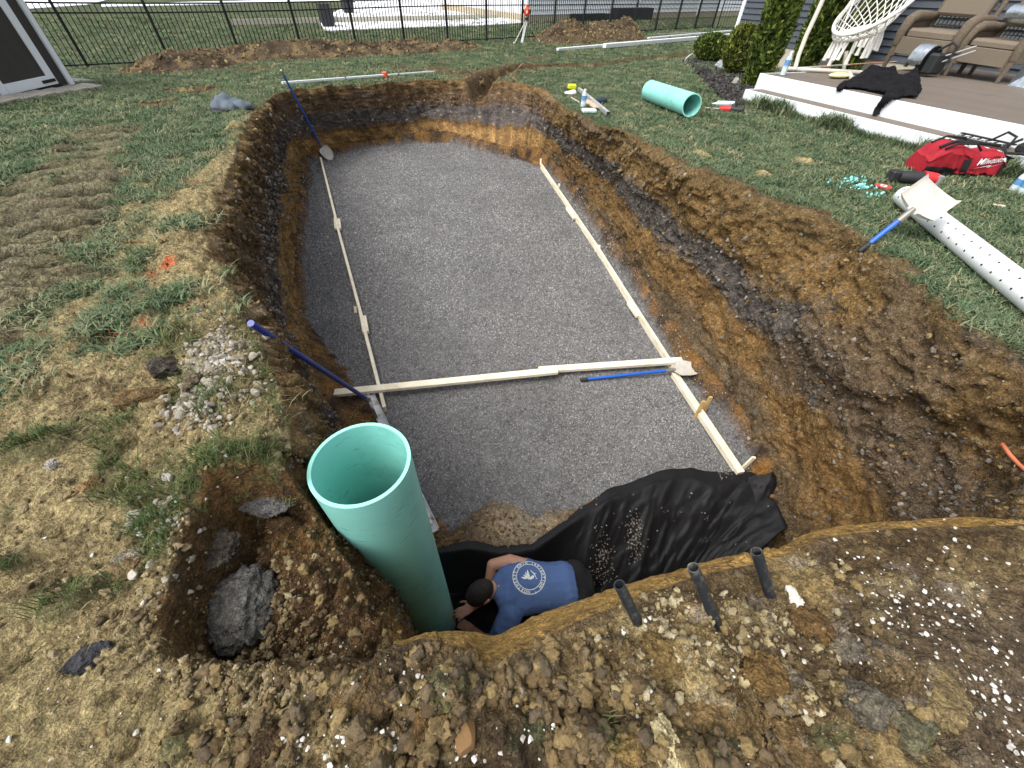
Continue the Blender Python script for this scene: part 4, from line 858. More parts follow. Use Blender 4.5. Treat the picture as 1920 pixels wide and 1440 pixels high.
# ---- white perforated pipe
a, b = G(1690, 372, .06), G(1985, 612, .06); ax = V3(b-a).normalized()
t = root('perforated_pipe', a, 'white perforated drain pipe lying on the lawn at right', 'pipe'); PPR = pxm(G(1780, 440), 35)/2
a[2] = g0(a[0], a[1])+PPR+.015; b[2] = g0(b[0], b[1])+PPR+.015; ax = V3(b-a).normalized()
M_PVCW = mat('white_pvc', srgb(226, 230, 230), .4, var=.04, scale=3, dirt=srgb(180, 176, 164), dirt_amt=.35, dirt_scale=8)
MB().pipe(a, b, PPR, PPR-.006, 40).build('pipe_wall', M_PVCW, t, smooth='auto')
M_HOLE = mat('hole_dark', srgb(14, 14, 14), .9); sdv = ax.cross(Vector((0, 0, 1))).normalized(); upv = sdv.cross(ax)
proto = None; LN = (V3(b)-V3(a)).length; k = 0
q = LN/19
for j in range(19):
    cv = V3(CAM)-(V3(a)+ax*(q*j)); cv = (cv-ax*cv.dot(ax)).normalized(); cs_ = cv.cross(ax)
    for ang in (65, 112):
        n = (cs_*math.cos(math.radians(ang))+cv*math.sin(math.radians(ang))); c = V3(a)+ax*(q*(j+.35+(.4 if ang > 90 else 0)))+n*(PPR-.001)
        if proto is None:
            mb = MB(Matrix.Translation(V3(ORIGIN[t]))); mb.cyl((0, 0, -.001), (0, 0, .0022), .0065, n=12); proto = mb.build('drain_hole', M_HOLE, t); proto.rotation_mode = 'QUATERNION'; o = proto
        else: o = proto.copy(); o.name = 'drain_hole'; link(o); o.parent = t
        o.location = c-V3(ORIGIN[t]); o.rotation_quaternion = n.to_track_quat('Z', 'Y')
# ---- green pipe lying on the lawn
a, b = G(1214, 190), G(1290, 221); r = .142; a[2] = g0(a[0], a[1]); b[2] = g0(b[0], b[1]); 
dv = (b-a)/np.linalg.norm(b-a); a = a+[0, 0, r+.01]; b = b+[0, 0, r+.01]
t = root('pipe_length', a, 'mint green pipe length lying on the lawn beside the deck', 'pipe'); MB().pipe(a, b, r, r-.014, 48).build('pipe_wall', M_PVCG, t, smooth='auto'); MB().pipe(b, b+dv*.006, r, r-.014, 48).build('cut_rim', M_PVCGR, t, smooth='auto')
# ================================================================== THE YARD
def remesh(mb, name, m, parent=None, vox=.02, smooth_it=6, disp=None):
    o = mb.build(name, m, parent); md = o.modifiers.new('r', 'REMESH'); md.mode = 'VOXEL'; md.voxel_size = vox; md.use_smooth_shade = True
    if smooth_it: s_ = o.modifiers.new('s', 'SMOOTH'); s_.iterations = smooth_it; s_.factor = .5
    baked(o)
    if disp:
        c = np.empty(len(o.data.vertices)*3, np.float32); o.data.vertices.foreach_get('co', c); c = c.reshape(-1, 3)
        nn = np.empty_like(c).ravel(); o.data.vertices.foreach_get('normal', nn); nn = nn.reshape(-1, 3)
        c = c+nn*disp(c)[:, None]; o.data.vertices.foreach_set('co', c.astype(np.float32).ravel()); o.data.update()
    o.data.polygons.foreach_set('use_smooth', np.ones(len(o.data.polygons), bool)); return o
# ---- deck with two white-faced steps
DL, DR = G(1390, 193), G(1873, 327); uh = (DR-DL)[:2]/np.linalg.norm((DR-DL)[:2]); tilt = (DR-DL)[2]/np.linalg.norm((DR-DL)[:2]); vh = np.array([-uh[1], uh[0]]); vh = vh if vh[0] > 0 else -vh
def DK(u_, v_, h): return np.array([DL[0]+uh[0]*u_+vh[0]*v_, DL[1]+uh[1]*u_+vh[1]*v_, DL[2]+h+tilt*u_])
def dk_uv(px, py, h):
    p = G(px, py, 0, lambda a, b: DL[2]+h+tilt*((a-DL[0])*uh[0]+(b-DL[1])*uh[1])); q = (p-DL)[:2]; return float(q@uh), float(q@vh)
H1, H2 = .185, .37
td_ = .33; M_DWHITE = mat('white_composite', srgb(226, 232, 234), .55, var=.05, scale=20, dirt=srgb(170, 168, 160), dirt_amt=.3, dirt_scale=11)
M_DECK = mat('deck_board', srgb(108, 98, 88), .7, var=.14, scale=7, grain=(.6, 6, 6), bump=.12, bscale=30, rnd=.06)
Tdk = Matrix(((uh[0], vh[0], 0, DL[0]), (uh[1], vh[1], 0, DL[1]), (tilt, 0, 1, DL[2]), (0, 0, 0, 1)))
t = root('deck', DK(0, 0, 0), 'grey-brown deck with two white-faced steps along the house', 'deck')
ULEN = 8.5
def dbox(u0, u1, v0, v1, h0, h1): return MB(Tdk).box(((u0+u1)/2, (v0+v1)/2, (h0+h1)/2), (u1-u0, v1-v0, h1-h0))
dbox(0, 2.8, 0, .022, -.25, H1).build('riser', M_DWHITE, t, bevel=.003); dbox(2.803, ULEN, 0, .022, -.25, H1).build('riser', M_DWHITE, t, bevel=.003)
dbox(-.15, 2.0, td_, td_+.022, H1-.05, H2).build('riser', M_DWHITE, t, bevel=.003); dbox(2.003, ULEN, td_, td_+.022, H1-.05, H2).build('riser', M_DWHITE, t, bevel=.003)
dbox(-.022, -.002, .0, td_+.2, -.25, H1).build('side_board', M_DWHITE, t, bevel=.003); dbox(-.172, -.152, td_, 2.2, -.25, H2).build('side_board', M_DWHITE, t, bevel=.003)
for k in range(2): dbox(0, ULEN, .024+k*.152, .024+k*.152+.148, H1-.028, H1-.004).build('tread_board', M_DECK, t, bevel=.003)
DV = 5.3; nb_ = int((DV-td_)/.142)
for k in range(nb_): dbox(-.15, ULEN, td_+.024+k*.142, td_+.024+k*.142+.137, H2-.028, H2-.003).build('deck_plank', M_DECK, t, bevel=.003)
# uncut grass against the steps
q = np.array([DK(RNG.uniform(0, 6.5), -abs(RNG.normal(0, .05)), -.02) for _ in range(900)]); q[:, 2] = g0(q[:, 0], q[:, 1]); hgt2 = .7+.9*sstep(-.1, .4, fbm(q[:, 0], q[:, 1], 0*q[:, 0], 2.2, 2, 701))
scatter('edge_grass', q, hgt2*1.5, [blade_tuft('tuft', 150+i, M_GRASS, n=16, h=(.05, .11), spread=.06, wd=.0026, lean=.8) for i in range(4)], np.stack([RNG.normal(0, .15, 900), RNG.normal(0, .15, 900), RNG.uniform(0, 6.28, 900)], 1), 'longer uncut grass along the foot of the steps', 'grass')
# ---- house wall with lapped dark siding
WV = 5.35
M_SID = mat('dark_siding', srgb(74, 80, 88), .6, var=.06, scale=12, rnd=.04); M_TRIM = mat('white_trim', srgb(232, 236, 238), .55, var=.03)
M_FND = mat('foundation', srgb(190, 184, 168), .9, var=.12, scale=9, bump=.3)
uc = min(np.linspace(-16, 0, 321), key=lambda q: abs(proj(DK(q, WV, -tilt*q*.0))[0]-1366))
t = root('house', DK(uc, WV, 0), 'house wall of dark grey lap siding with white corner trim', 'house')
dbox(uc, ULEN, WV+.03, WV+.25, -.6, .32).build('foundation', M_FND, t)
for k in range(24):
    z0 = .32+k*.125; mb = MB(Tdk); mb.add([(uc, WV+.030, z0-.012), (ULEN, WV+.030, z0-.012), (ULEN, WV+.012, z0-.010), (uc, WV+.012, z0-.010), (uc, WV+.055, z0+.125), (ULEN, WV+.055, z0+.125), (ULEN, WV+.045, z0+.125), (uc, WV+.045, z0+.125)], [(0, 1, 2, 3), (3, 2, 6, 7), (4, 5, 1, 0), (7, 6, 5, 4), (0, 3, 7, 4), (1, 5, 6, 2)]); mb.build('siding_board', M_SID, t)
dbox(uc-.10, uc+.02, WV-.01, WV+.13, -.45, 3.4).build('corner_trim', M_TRIM, t, bevel=.006)
dbox(uc-.06, uc+.05, WV+.2, WV+6, -.4, 3.4).build('side_wall', M_SID, t)
# ---- black metal fence
M_FEN = mat('black_aluminium', srgb(20, 21, 23), .45, var=.1)
FA, FC = G(167, 128), G(1335, 53); FH = 1.2
t = root('fence', FA, 'black metal picket fence across the back of the yard', 'fence')
fd = FC-FA; flen = np.linalg.norm(fd[:2]); fdir = fd[:2]/flen; NPAN = 16; f_ext = -2
# panel length so that posts fall as in the photograph
PL = flen/ (round(flen/1.78)); NPAN = int(round(flen/PL))
def fpos(s_): x, y = FA[:2]+fdir*s_; return np.array([x, y, float(g0(x, y))])
pick0 = post0 = None
for k in range(-2, NPAN+1):
    b = fpos(k*PL)
    if post0 is None:
        mb = MB(Matrix.Translation(V3(FA))); mb.box((0, 0, FH/2), (.062, .062, FH+.06)); mb.box((0, 0, FH+.045), (.074, .074, .02)); post0 = o = mb.build('post', M_FEN, t)
    else: o = clone(post0, 'post', parent=t)
    o.location = b-FA; o.rotation_euler = (0, 0, math.atan2(fdir[1], fdir[0]))
    if k == NPAN: break
    b2 = fpos((k+1)*PL)
    for hh in (.07, FH-.19, FH-.02): MB().bar(b+[0, 0, hh], b2+[0, 0, hh], .028, .03).build('rail', M_FEN, t)
    for j in range(1, 16):
        q = fpos((k+j/16)*PL)
        if pick0 is None: pick0 = o = MB(Matrix.Translation(V3(FA))).box((0, 0, FH/2+.02), (.019, .019, FH-.06)).build('picket', M_FEN, t)
        else: o = clone(pick0, 'picket', parent=t)
        o.location = q-FA; o.rotation_euler = (0, 0, math.atan2(fdir[1], fdir[0]))
# return of the fence at its right end
FR = fpos(NPAN*PL); t = root('fence_return', FR, 'short return of black picket fence by the house corner', 'fence')
rd = np.array([.92, -.4]); rd /= np.linalg.norm(rd)
for k in range(0, 20):
    q = FR[:2]+rd*(.14*k+.25); q = np.array([q[0], q[1], float(g0(*q))])
    o = clone(post0 if k % 16 == 0 else pick0, 'post' if k % 16 == 0 else 'picket', parent=t); o.location = q-FA; o.location = V3(q)-V3(FR)
    o.rotation_euler = (0, 0, math.atan2(rd[1], rd[0]))
q0, q1 = FR[:2]+rd*.25, FR[:2]+rd*2.95
for hh in (.07, FH-.19, FH-.02): MB().bar((*q0, float(g0(*q0))+hh), (*q1, float(g0(*q1))+hh), .028, .03).build('rail', M_FEN, t)
# ---- shed
SR, SL = G(142, 163), G(0, 184); sd_ = (SL-SR)[:2]/np.linalg.norm((SL-SR)[:2]); sn = np.array([-sd_[1], sd_[0]]); sn = sn if sn[0] > 0 else -sn
SZ = float(min(SR[2], SL[2]))
Tsh = Matrix(((sd_[0], sn[0], 0, SR[0]), (sd_[1], sn[1], 0, SR[1]), (0, 0, 1, SZ), (0, 0, 0, 1)))      # x along the front to the left, y towards the pit
M_SHED = mat('shed_brown', srgb(58, 54, 50), .75, var=.12, scale=6, grain=(1, 1, .3))
t = root('shed', SR, 'dark brown garden shed with white trim and white-framed door', 'shed')
sb = lambda x0, x1, y0, y1, z0, z1: MB(Tsh).box(((x0+x1)/2, (y0+y1)/2, (z0+z1)/2), (x1-x0, y1-y0, z1-z0))
sb(.0, 3.2, -2.4, -.02, .06, 2.3).build('wall', M_SHED, t)
sb(-.01, .085, -.03, .02, .04, 2.3).build('corner_trim', M_TRIM, t, bevel=.004); sb(-.03, -.001, -.12, -.02, .04, 2.3).build('corner_trim', M_TRIM, t, bevel=.004)
dx0 = float((np.array(G(106, 167))-SR)[:2]@sd_); dx1 = dx0+1.05
dr = sb(dx0, dx1, -.018, .005, .1, 2.0).build('door', M_SHED, t)
for x0, x1, z0, z1 in ((dx0, dx0+.13, .1, 2.0), (dx1-.13, dx1, .1, 2.0), (dx0+.132, dx1-.132, .1, .23), (dx0+.132, dx1-.132, 1.85, 2.0)): sb(x0, x1, .006, .03, z0, z1).build('door_frame', M_TRIM, dr, bevel=.003)
sb(dx0+.03, dx0+.28, .031, .045, .14, .18).build('hinge', M_FEN, dr); sb(dx0-.06, 3.2, -.018, .015, .0, .085).build('sill', mat('shed_sill', srgb(40, 38, 36), .8), t)
sb(dx1+.02, dx1+.14, -.018, .03, .1, 2.0).build('door_trim', M_TRIM, t, bevel=.003)
M_PAVER = mat('paver', srgb(170, 162, 150), .9, var=.15, scale=9, bump=.3, rnd=.12)
t = root('paver_pad', G(60, 185), 'row of pale pavers in front of the shed door', 'pavers')
for k in range(6):
    for j in range(2):
        c = Tsh@Vector((dx0-.25+.31*k+.15*j, .2+.26*j, 0)); zz = float(g0(c.x, c.y))+.012
        MB().box((c.x, c.y, zz), (.30, .25, .05), Matrix.Rotation(math.atan2(sd_[1], sd_[0]), 3, 'Z')).build('paver', M_PAVER, t, bevel=.008)
o = MB().ell(G(146, 151), (.35, .12, .03)).build('stepping_stone', mat('bluestone', srgb(110, 122, 128), .8), smooth=True); tag(o, 'flat bluish stone beside the shed corner', 'stone')
# ---- spoil mounds
def mound(name, pxs, hw, hts, label, m, seed):
    pts = np.array([G(*p) for p in pxs]); s_ = np.r_[0, np.cumsum(np.linalg.norm(np.diff(pts[:, :2], axis=0), axis=1))]; n, mrow = 260, 56
    uu_ = np.linspace(0, s_[-1], n); c = np.stack([np.interp(uu_, s_, pts[:, k]) for k in range(2)], 1); hh = np.interp(uu_, s_, hts); ends = np.clip(np.minimum(uu_, s_[-1]-uu_)/(hw*.8), 0, 1)**.6
    d = np.gradient(c, axis=0); d /= np.linalg.norm(d, axis=1)[:, None]; nn = np.stack([-d[:, 1], d[:, 0]], 1)
    w_ = np.linspace(-1.15, 1.15, mrow); XX = c[:, 0, None]+nn[:, 0, None]*w_*hw*(.45+.55*ends[:, None]); YY = c[:, 1, None]+nn[:, 1, None]*w_*hw*(.45+.55*ends[:, None])
    lumps = fbm(XX, YY, 0*XX, 1.6, 4, seed)+.5*fbm(XX, YY, 0*XX, 6, 4, seed+5, ridge=True)
    pr_ = np.clip(1-np.abs(w_)[None, :]**1.7, 0, 1); ZZ = g0(XX, YY)-.03+(hh*ends)[:, None]*pr_*(.85+.3*lumps)+.05*lumps*pr_
    k1 = fbm(XX, YY, 0*XX, 3, 4, seed+9); cc = np.broadcast_to(srgb(88, 75, 58), XX.shape+(3,)).copy(); cc = mixc(cc, srgb(130, 110, 80), sstep(0, .4, k1)*m); cc = mixc(cc, srgb(62, 50, 38), sstep(.1, .45, -k1))
    iq = (np.arange(n-1)[:, None]*mrow+np.arange(mrow-1)[None, :]); qd = np.stack([iq, iq+mrow, iq+mrow+1, iq+1], -1).reshape(-1, 4)
    me = np_mesh(name, np.stack([XX, YY, ZZ], -1).reshape(-1, 3), qd, colors=cc.reshape(-1, 3)); me.materials.append(M_SOIL); o = link(bpy.data.objects.new(name, me)); tag(o, label, 'dirt'); return o, np.stack([XX, YY, ZZ], -1).reshape(-1, 3)
o, q = mound('spoil_mound', ((262,140),(330,130),(450,113),(600,104),(760,94),(905,90)), 1.0, (.28, .34, .36, .34, .3, .2), 'long low spoil mound of tan and brown earth along the fence', 1.0, 401)
k = RNG.choice(len(q), 1500); o2, q2 = mound('spoil_heap', ((1018,80),(1070,74),(1130,72),(1165,71),(1206,71)), 1.25, (.3, .62, .55, .74, .35), 'brown heap of loose soil in front of the fence beside the tripod', .3, 431)
k2 = RNG.choice(len(q2), 1500); qq_ = np.r_[q[k], q2[k2]]; scatter('mound_crumbs', qq_, .02*4**(RNG.uniform(size=len(qq_))**2), clod_protos(M_CR_BRN, 5, 440), None, 'loose clods on the spoil mounds', 'earth')
# ---- beyond the fence: concrete, neighbour's house, pots
def sheet(name, pxs, dz, m, label=None, kind='structure', th=.04):
    pts = [G(*p, dz) for p in pxs]; mb = MB(); n = len(pts); mb.add(pts+[p-[0, 0, th] for p in pts], [tuple(range(n)), tuple(range(2*n-1, n-1, -1))]+[(i, n+i, n+(i+1) % n, (i+1) % n) for i in range(n)]); o = mb.build(name, m); return tag(o, kind=kind)
M_CONC = mat('pale_concrete', srgb(232, 234, 236), .9, var=.04, scale=2)
sheet('concrete_patio', ((610,57),(750,51),(900,47),(984,42),(940,24),(880,8),(840,-6),(720,-12),(668,2),(640,16),(596,38)), .05, M_CONC)
sheet('sidewalk', ((190,12),(330,9),(560,4),(700,0),(700,-5),(560,-1),(330,4),(190,8)), .05, M_CONC); sheet('driveway', ((20,18),(165,8),(250,-14),(-60,-14)), .05, M_CONC)
M_NSID = mat('white_siding', srgb(228, 232, 234), .6, var=.03, rnd=.03); nA, nB = G(988, 42), G(1378, 30); nd_ = (nB-nA)[:2]/np.linalg.norm((nB-nA)[:2]); nln = 26.0; nn_ = np.array([-nd_[1], nd_[0]]); nn_ = nn_ if nn_[1] > 0 else -nn_
Tn = Matrix(((nd_[0], nn_[0], 0, nA[0]), (nd_[1], nn_[1], 0, nA[1]), (0, 0, 1, nA[2]), (0, 0, 0, 1)))
t = root('neighbour_house', nA, 'white-sided neighbouring house behind the fence', 'house')
nbx = lambda x0, x1, y0, y1, z0, z1: MB(Tn).box(((x0+x1)/2, (y0+y1)/2, (z0+z1)/2), (x1-x0, y1-y0, z1-z0))
nbx(0, nln, .03, 9, -.3, .30).build('foundation', mat('tan_foundation', srgb(176, 164, 140), .9, var=.1), t); nbx(.06, nln, .06, 8.9, .3, 3.4).build('wall', M_NSID, t)
for k in range(15):
    mb = MB(Tn); z0 = .3+k*.2; mb.add([(0, .05, z0), (nln, .05, z0), (nln, .0, z0+.0), (0, .0, z0+.0), (0, .058, z0+.195), (nln, .058, z0+.195), (nln, .045, z0+.195), (0, .045, z0+.195)], [(0, 1, 2, 3), (3, 2, 6, 7), (4, 5, 1, 0), (7, 6, 5, 4), (0, 3, 7, 4), (1, 5, 6, 2)]); mb.build('siding_board', M_NSID, t)
nbx(-.02, .1, -.03, .08, .28, 3.4).build('corner_trim', M_TRIM, t); nbx(9.0, 9.12, -.09, -.01, .1, 3.4).build('downspout', M_TRIM, t); nbx(15.6, 15.72, -.09, -.01, .1, 3.4).build('downspout', M_TRIM, t)
M_WELL = mat('window_well', srgb(26, 26, 28), .7)
nbx(3.2, 6.0, -.5, -.02, -.05, .32).build('window_well', M_WELL, t); nbx(6.6, 9.9, -.6, -.02, -.05, .55).build('window_well', M_WELL, t)
nbx(-14, -.1, 2.4, 2.46, .0, .18).build('side_step', M_FND, t)
M_POT = mat('felt_pot', srgb(48, 50, 54), .9, var=.2)
for lab, px, py, r_, h_ in (('dark felt planter pot on the near patio corner', 617, 52, .34, .62), ('dark felt planter pot behind the corner pot', 612, 34, .34, .6), ('dark felt planter pot further back by the patio edge', 655, 26, .4, .75)):
    c = G(px, py); t = root('planter_pot', c, lab, 'planter'); MB().tube([c, c+[0, 0, h_*.5], c+[0, 0, h_], c+[0, 0, h_-.02]], [r_*.72, r_*.9, r_, r_*.9], 18).build('pot', M_POT, t, smooth='auto'); MB().ell(c+[0, 0, h_-.04], (r_*.86, r_*.86, .04), 16, 6).build('potting_soil', mat('potting_soil', srgb(60, 48, 38), .95), t)
# ---- tripod with laser level
ft = [G(964, 82), G(978, 81), G(1011, 79)]; base = (ft[0]+ft[1]+ft[2])/3; hd = on_ray(984, 30, .95, base); hd = np.array([base[0]+.02, base[1], 0])+[0, 0, base[2]+.70]
M_LEG = mat('tripod_leg', srgb(206, 200, 186), .5, metal=.2); M_LEGW = mat('tripod_leg_white', srgb(236, 238, 238), .5)
t = root('tripod', base, 'survey tripod standing in front of the back fence', 'tripod')
for i, p in enumerate(ft): lg = MB().bar(p, hd+[0, 0, -.02], .09 if i == 1 else .03, .02 if i == 1 else .03, up=(0, 1, 0)).build('leg', M_LEGW if i == 1 else M_LEG, t, bevel=.003); MB().ell(p+[0, 0, .02], (.035, .035, .04), 8, 6).build('foot', M_LEG, lg)
MB().cyl(hd+[0, 0, -.05], hd+[0, 0, .03], .07).build('head', M_RUBBER, t); MB().cyl(hd+[0, 0, .03], hd+[0, 0, .06], .03).build('mount', M_LEG, t)
M_REDO = mat('orange_red_plastic', srgb(226, 78, 46), .45, var=.06); c = hd+[0, 0, .06]
t = root('laser_level', c, 'orange-red rotary laser level on the tripod', 'laser level')
MB().tube([c, c+[0, 0, .06], c+[0, 0, .2], c+[0, 0, .24]], [.07, .11, .10, .06], 14).build('housing', M_REDO, t, smooth='auto'); MB().cyl(c+[0, 0, .24], c+[0, 0, .31], .05).build('rotor_head', M_REDO, t, smooth='auto'); MB().box(c+[-.12, 0, .13], (.03, .09, .12)).build('side_grip', M_RUBBER, t, bevel=.01); MB().box(c+[.12, 0, .13], (.03, .09, .12)).build('side_grip', M_RUBBER, t, bevel=.01); MB().box(c+[0, -.105, .12], (.05, .02, .08)).build('panel', M_TRIM, t, bevel=.004)
# ---- white trim lengths stacked on the lawn
for lab, p0, p1, r_, zz in (('foremost white vinyl trim length lying by the soil heap', (1045,93), (1240,76), .055, .05), ('middle white vinyl trim length, thicker, on the lawn', (1133,86), (1372,66), .085, .09), ('rear white vinyl trim length towards the fence corner', (1215,72), (1372,58), .05, .06)):
    a, b = G(*p0, zz), G(*p1, zz); tag(MB().bar(a, b, r_*2, r_*1.5).build('vinyl_trim', M_PVCW, bevel=.01), lab, 'trim')
tag(MB().bar(G(1225, 66, .05), G(1310, 62, .05), .1, .08).build('board', mat('weathered_board', srgb(120, 122, 118), .9, var=.2), bevel=.01), 'grey weathered board behind the white trim lengths', 'board')
# ---- measuring rod with red clamp
a, b = ray_ground(531, 163)+[0, 0, .06], ray_ground(814, 139)+[0, 0, .05]; t = root('grade_rod', a, 'white telescoping grade rod lying behind the pit', 'rod'); d = b-a
MB().bar(a, a+d*.62, .05, .035).build('lower_section', M_PVCW, t, bevel=.004); MB().bar(a+d*.6, b, .036, .026).build('upper_section', M_PVCW, t, bevel=.003)
c = a+d*.62; MB().box(c+[0, 0, .01], (.10, .09, .10)).build('clamp', M_REDO, t, bevel=.012); MB().box(a+d*.36, (.03, .06, .05)).build('lock', M_RUBBER, t, bevel=.004); MB().box(a+d*.72, (.03, .05, .045)).build('lock', M_RUBBER, t, bevel=.004)
# ---- grey sweatshirt on the lawn
c = ray_ground(440, 205); s_ = pxm(c, 1); M_SWEAT = mat('grey_fleece', srgb(92, 102, 112), .95, var=.15, scale=5, bump=.3)
mb = MB(); mb.ell(c+[s_*2, 0, .05], (s_*24, .18, .06)); mb.ell(c+[-s_*14, -.02, .07], (s_*14, .16, .1)); mb.tube([c+[s_*14, -.05, .06], c+[s_*26, -.08, .05], c+[s_*34, 0, .05]], [.07, .055, .05]); mb.tube([c+[-s_*6, -.12, .06], c+[s_*8, -.2, .05], c+[s_*16, -.19, .04]], [.07, .06, .045]); mb.ell(c+[-s_*22, -.06, .05], (.1, .1, .06))
o = remesh(mb, 'sweatshirt', M_SWEAT, None, .018, 6, lambda c_: .03*fbm(c_[:, 0], c_[:, 1], c_[:, 2], 6, 3, 451, ridge=True)); tag(o, 'crumpled grey sweatshirt left on the lawn beside the pit', 'sweatshirt')
mb = MB(); c2 = ray_ground(415, 213); mb.tube([c2+[.09*math.cos(q), .07*math.sin(q), .03] for q in np.linspace(0, 5.6, 20)], .022, 10); tag(mb.build('tool_belt', M_RUBBER, smooth=True), 'black coiled belt beside the grey sweatshirt', 'belt')
# ---- small things beside the far right corner of the pit
def rg(px, py, dz=0.0): return ray_ground(px, py)+np.array([0, 0, dz])
M_YEL = mat('hi_vis_yellow', srgb(226, 232, 30), .5); M_CLEAR = mat('clear_plastic', srgb(200, 216, 222), .12, var=.1, spec=.8); M_LABEL = mat('blue_label', srgb(96, 150, 200), .5, var=.3, scale=30)
c = rg(1072, 168, .045); tag(MB().box(c, (.17, .10, .09), Matrix.Rotation(.2, 3, 'Z')).build('marking_tape_roll', M_YEL, bevel=.02), 'bright yellow box by the far right pit corner', 'box')
c = rg(1069, 177, .02); mb = MB(); mb.ell(c, (.12, .06, .035)); mb.ell(c+[.05, .02, .01], (.07, .06, .04)); tag(remesh(mb, 'plastic_bag', M_TRIM, None, .012, 3, lambda q: .008*fbm(q[:, 0], q[:, 1], q[:, 2], 22, 2, 461)), 'crumpled white plastic bag below the yellow box', 'bag')
a, b = rg(1085, 172, .04), rg(1139, 219, .04); t = root('spirit_level', a, 'silver box spirit level on the grass by the pit corner', 'level'); MB().bar(a, b, .05, .055).build('beam', M_ALU, t, bevel=.003); d = b-a
for q in (.12, .5, .88): MB().cyl(a+d*q+[0, 0, .024], a+d*q+[0, 0, .031], .018).build('vial', M_YEL, t)
MB().bar(b, b+d/np.linalg.norm(d)*.006, .046, .05).build('end_cap', M_RUBBER, t)
def bottle(label, c, h, r, lying=None, up=(0, 0, 1)):
    t = root('water_bottle', c, label, 'bottle'); u = V3(up).normalized(); c = V3(c); f = lambda q: c+u*(h*q)
    MB().tube([f(0), f(.02), f(.3), f(.34), f(.38), f(.7), f(.84), f(.9)], [r*.85, r, r, r*.93, r, r, r*.5, r*.42], 16).build('body', M_CLEAR, t, smooth='auto'); MB().tube([f(.42), f(.66)], [r*1.02, r*1.02], 16).build('label_band', M_LABEL, t, smooth='auto'); MB().cyl(f(.9), f(1.0), r*.46).build('cap', M_TRIM, t)
c = rg(1093, 201); bottle('clear water bottle standing beside the spirit level', c, .24, .042)
c = rg(1104, 212, .03); tag(MB().box(c, (.22, .12, .05), Matrix.Rotation(.15, 3, 'Z')).build('screw_packet', mat('white_packet', srgb(206, 222, 226), .4, var=.15, scale=25), bevel=.015), 'white plastic packet at the foot of the spirit level', 'packet')
c = rg(1127, 193, .04); tag(MB().ell(c, (.1, .06, .05)).build('work_glove', mat('dark_glove', srgb(44, 52, 66), .8), smooth=True), 'dark glove on the grass right of the spirit level', 'glove')
a, b = rg(1095, 190, .02), rg(1120, 205, .02); tag(MB().bar(a, b, .12, .03).build('wood_block', mat('pink_block', srgb(196, 172, 150), .8), bevel=.01), 'pale wooden block under the spirit level', 'wood')
a, b = rg(1071, 185, .015), rg(1086, 194, .015); tag(MB().cyl(a, b, .012).build('marker_stake', M_LEG), 'thin pale marker stake left of the water bottle', 'stake')
# wire loop in the far trench
pts = [G(970, 133, .02), G(974, 125, .22), G(982, 119, .32), G(992, 118, .32), G(1002, 122, .15), G(1006, 126, .0)]; tag(MB().tube(pts, .014, 8).build('conduit', mat('pink_conduit', srgb(206, 160, 136), .5), smooth=True), 'pale conduit loop arching out of the far trench', 'conduit')
# ---- white tube and saw near the steps
a, b = rg(1336, 199, .035), rg(1374, 200, .035); t = root('caulk_tube', a, 'white sealant tube lying on the lawn near the steps', 'tube'); d = (b-a)/np.linalg.norm(b-a); MB().tube([a+d*.05, a+d*.06, b], [.03, .04, .04], 14).build('cartridge', M_CLEAR, t, smooth='auto'); MB().tube([a-d*.02, a+d*.05], [.006, .018], 10).build('nozzle', M_TRIM, t)
a, b = rg(1322, 205, .02), rg(1392, 212, .04); d = (b-a); t = root('reciprocating_saw', a, 'red and black cordless saw with a long blade lying by the steps', 'saw')
MB().bar(a, a+d*.42, .02, .006, up=(0, .5, 1)).build('blade', M_ALU, t); MB().tube([a+d*.38, a+d*.5, a+d*.68], [.03, .045, .05], 10).build('body', mat('tool_red', srgb(196, 40, 40), .45), t, smooth='auto'); MB().tube([a+d*.66, a+d*.8, a+d*1.0], [.05, .035, .05], 10).build('handle', M_RUBBER, t, smooth='auto')
# ================================================================== DECK FURNITURE, SHRUBS, TOOLS BY THE STEPS
def text_mesh(body, size=1.0, shear=0.0, bold=0.0, extrude=0.0):
    cu = bpy.data.curves.new('lettering', 'FONT'); cu.body = body; cu.size = size; cu.shear = shear; cu.offset = bold; cu.extrude = extrude; cu.resolution_u = 3
    cu.align_x = 'CENTER'; cu.align_y = 'CENTER'; o = bpy.data.objects.new('lettering', cu); COL.objects.link(o); dg = bpy.context.evaluated_depsgraph_get(); dg.update()
    me = bpy.data.meshes.new_from_object(o.evaluated_get(dg)); vs = np.array([v.co[:] for v in me.vertices]); fs = [tuple(p.vertices) for p in me.polygons]
    bpy.data.objects.remove(o); bpy.data.curves.remove(cu); bpy.data.meshes.remove(me); return vs, fs
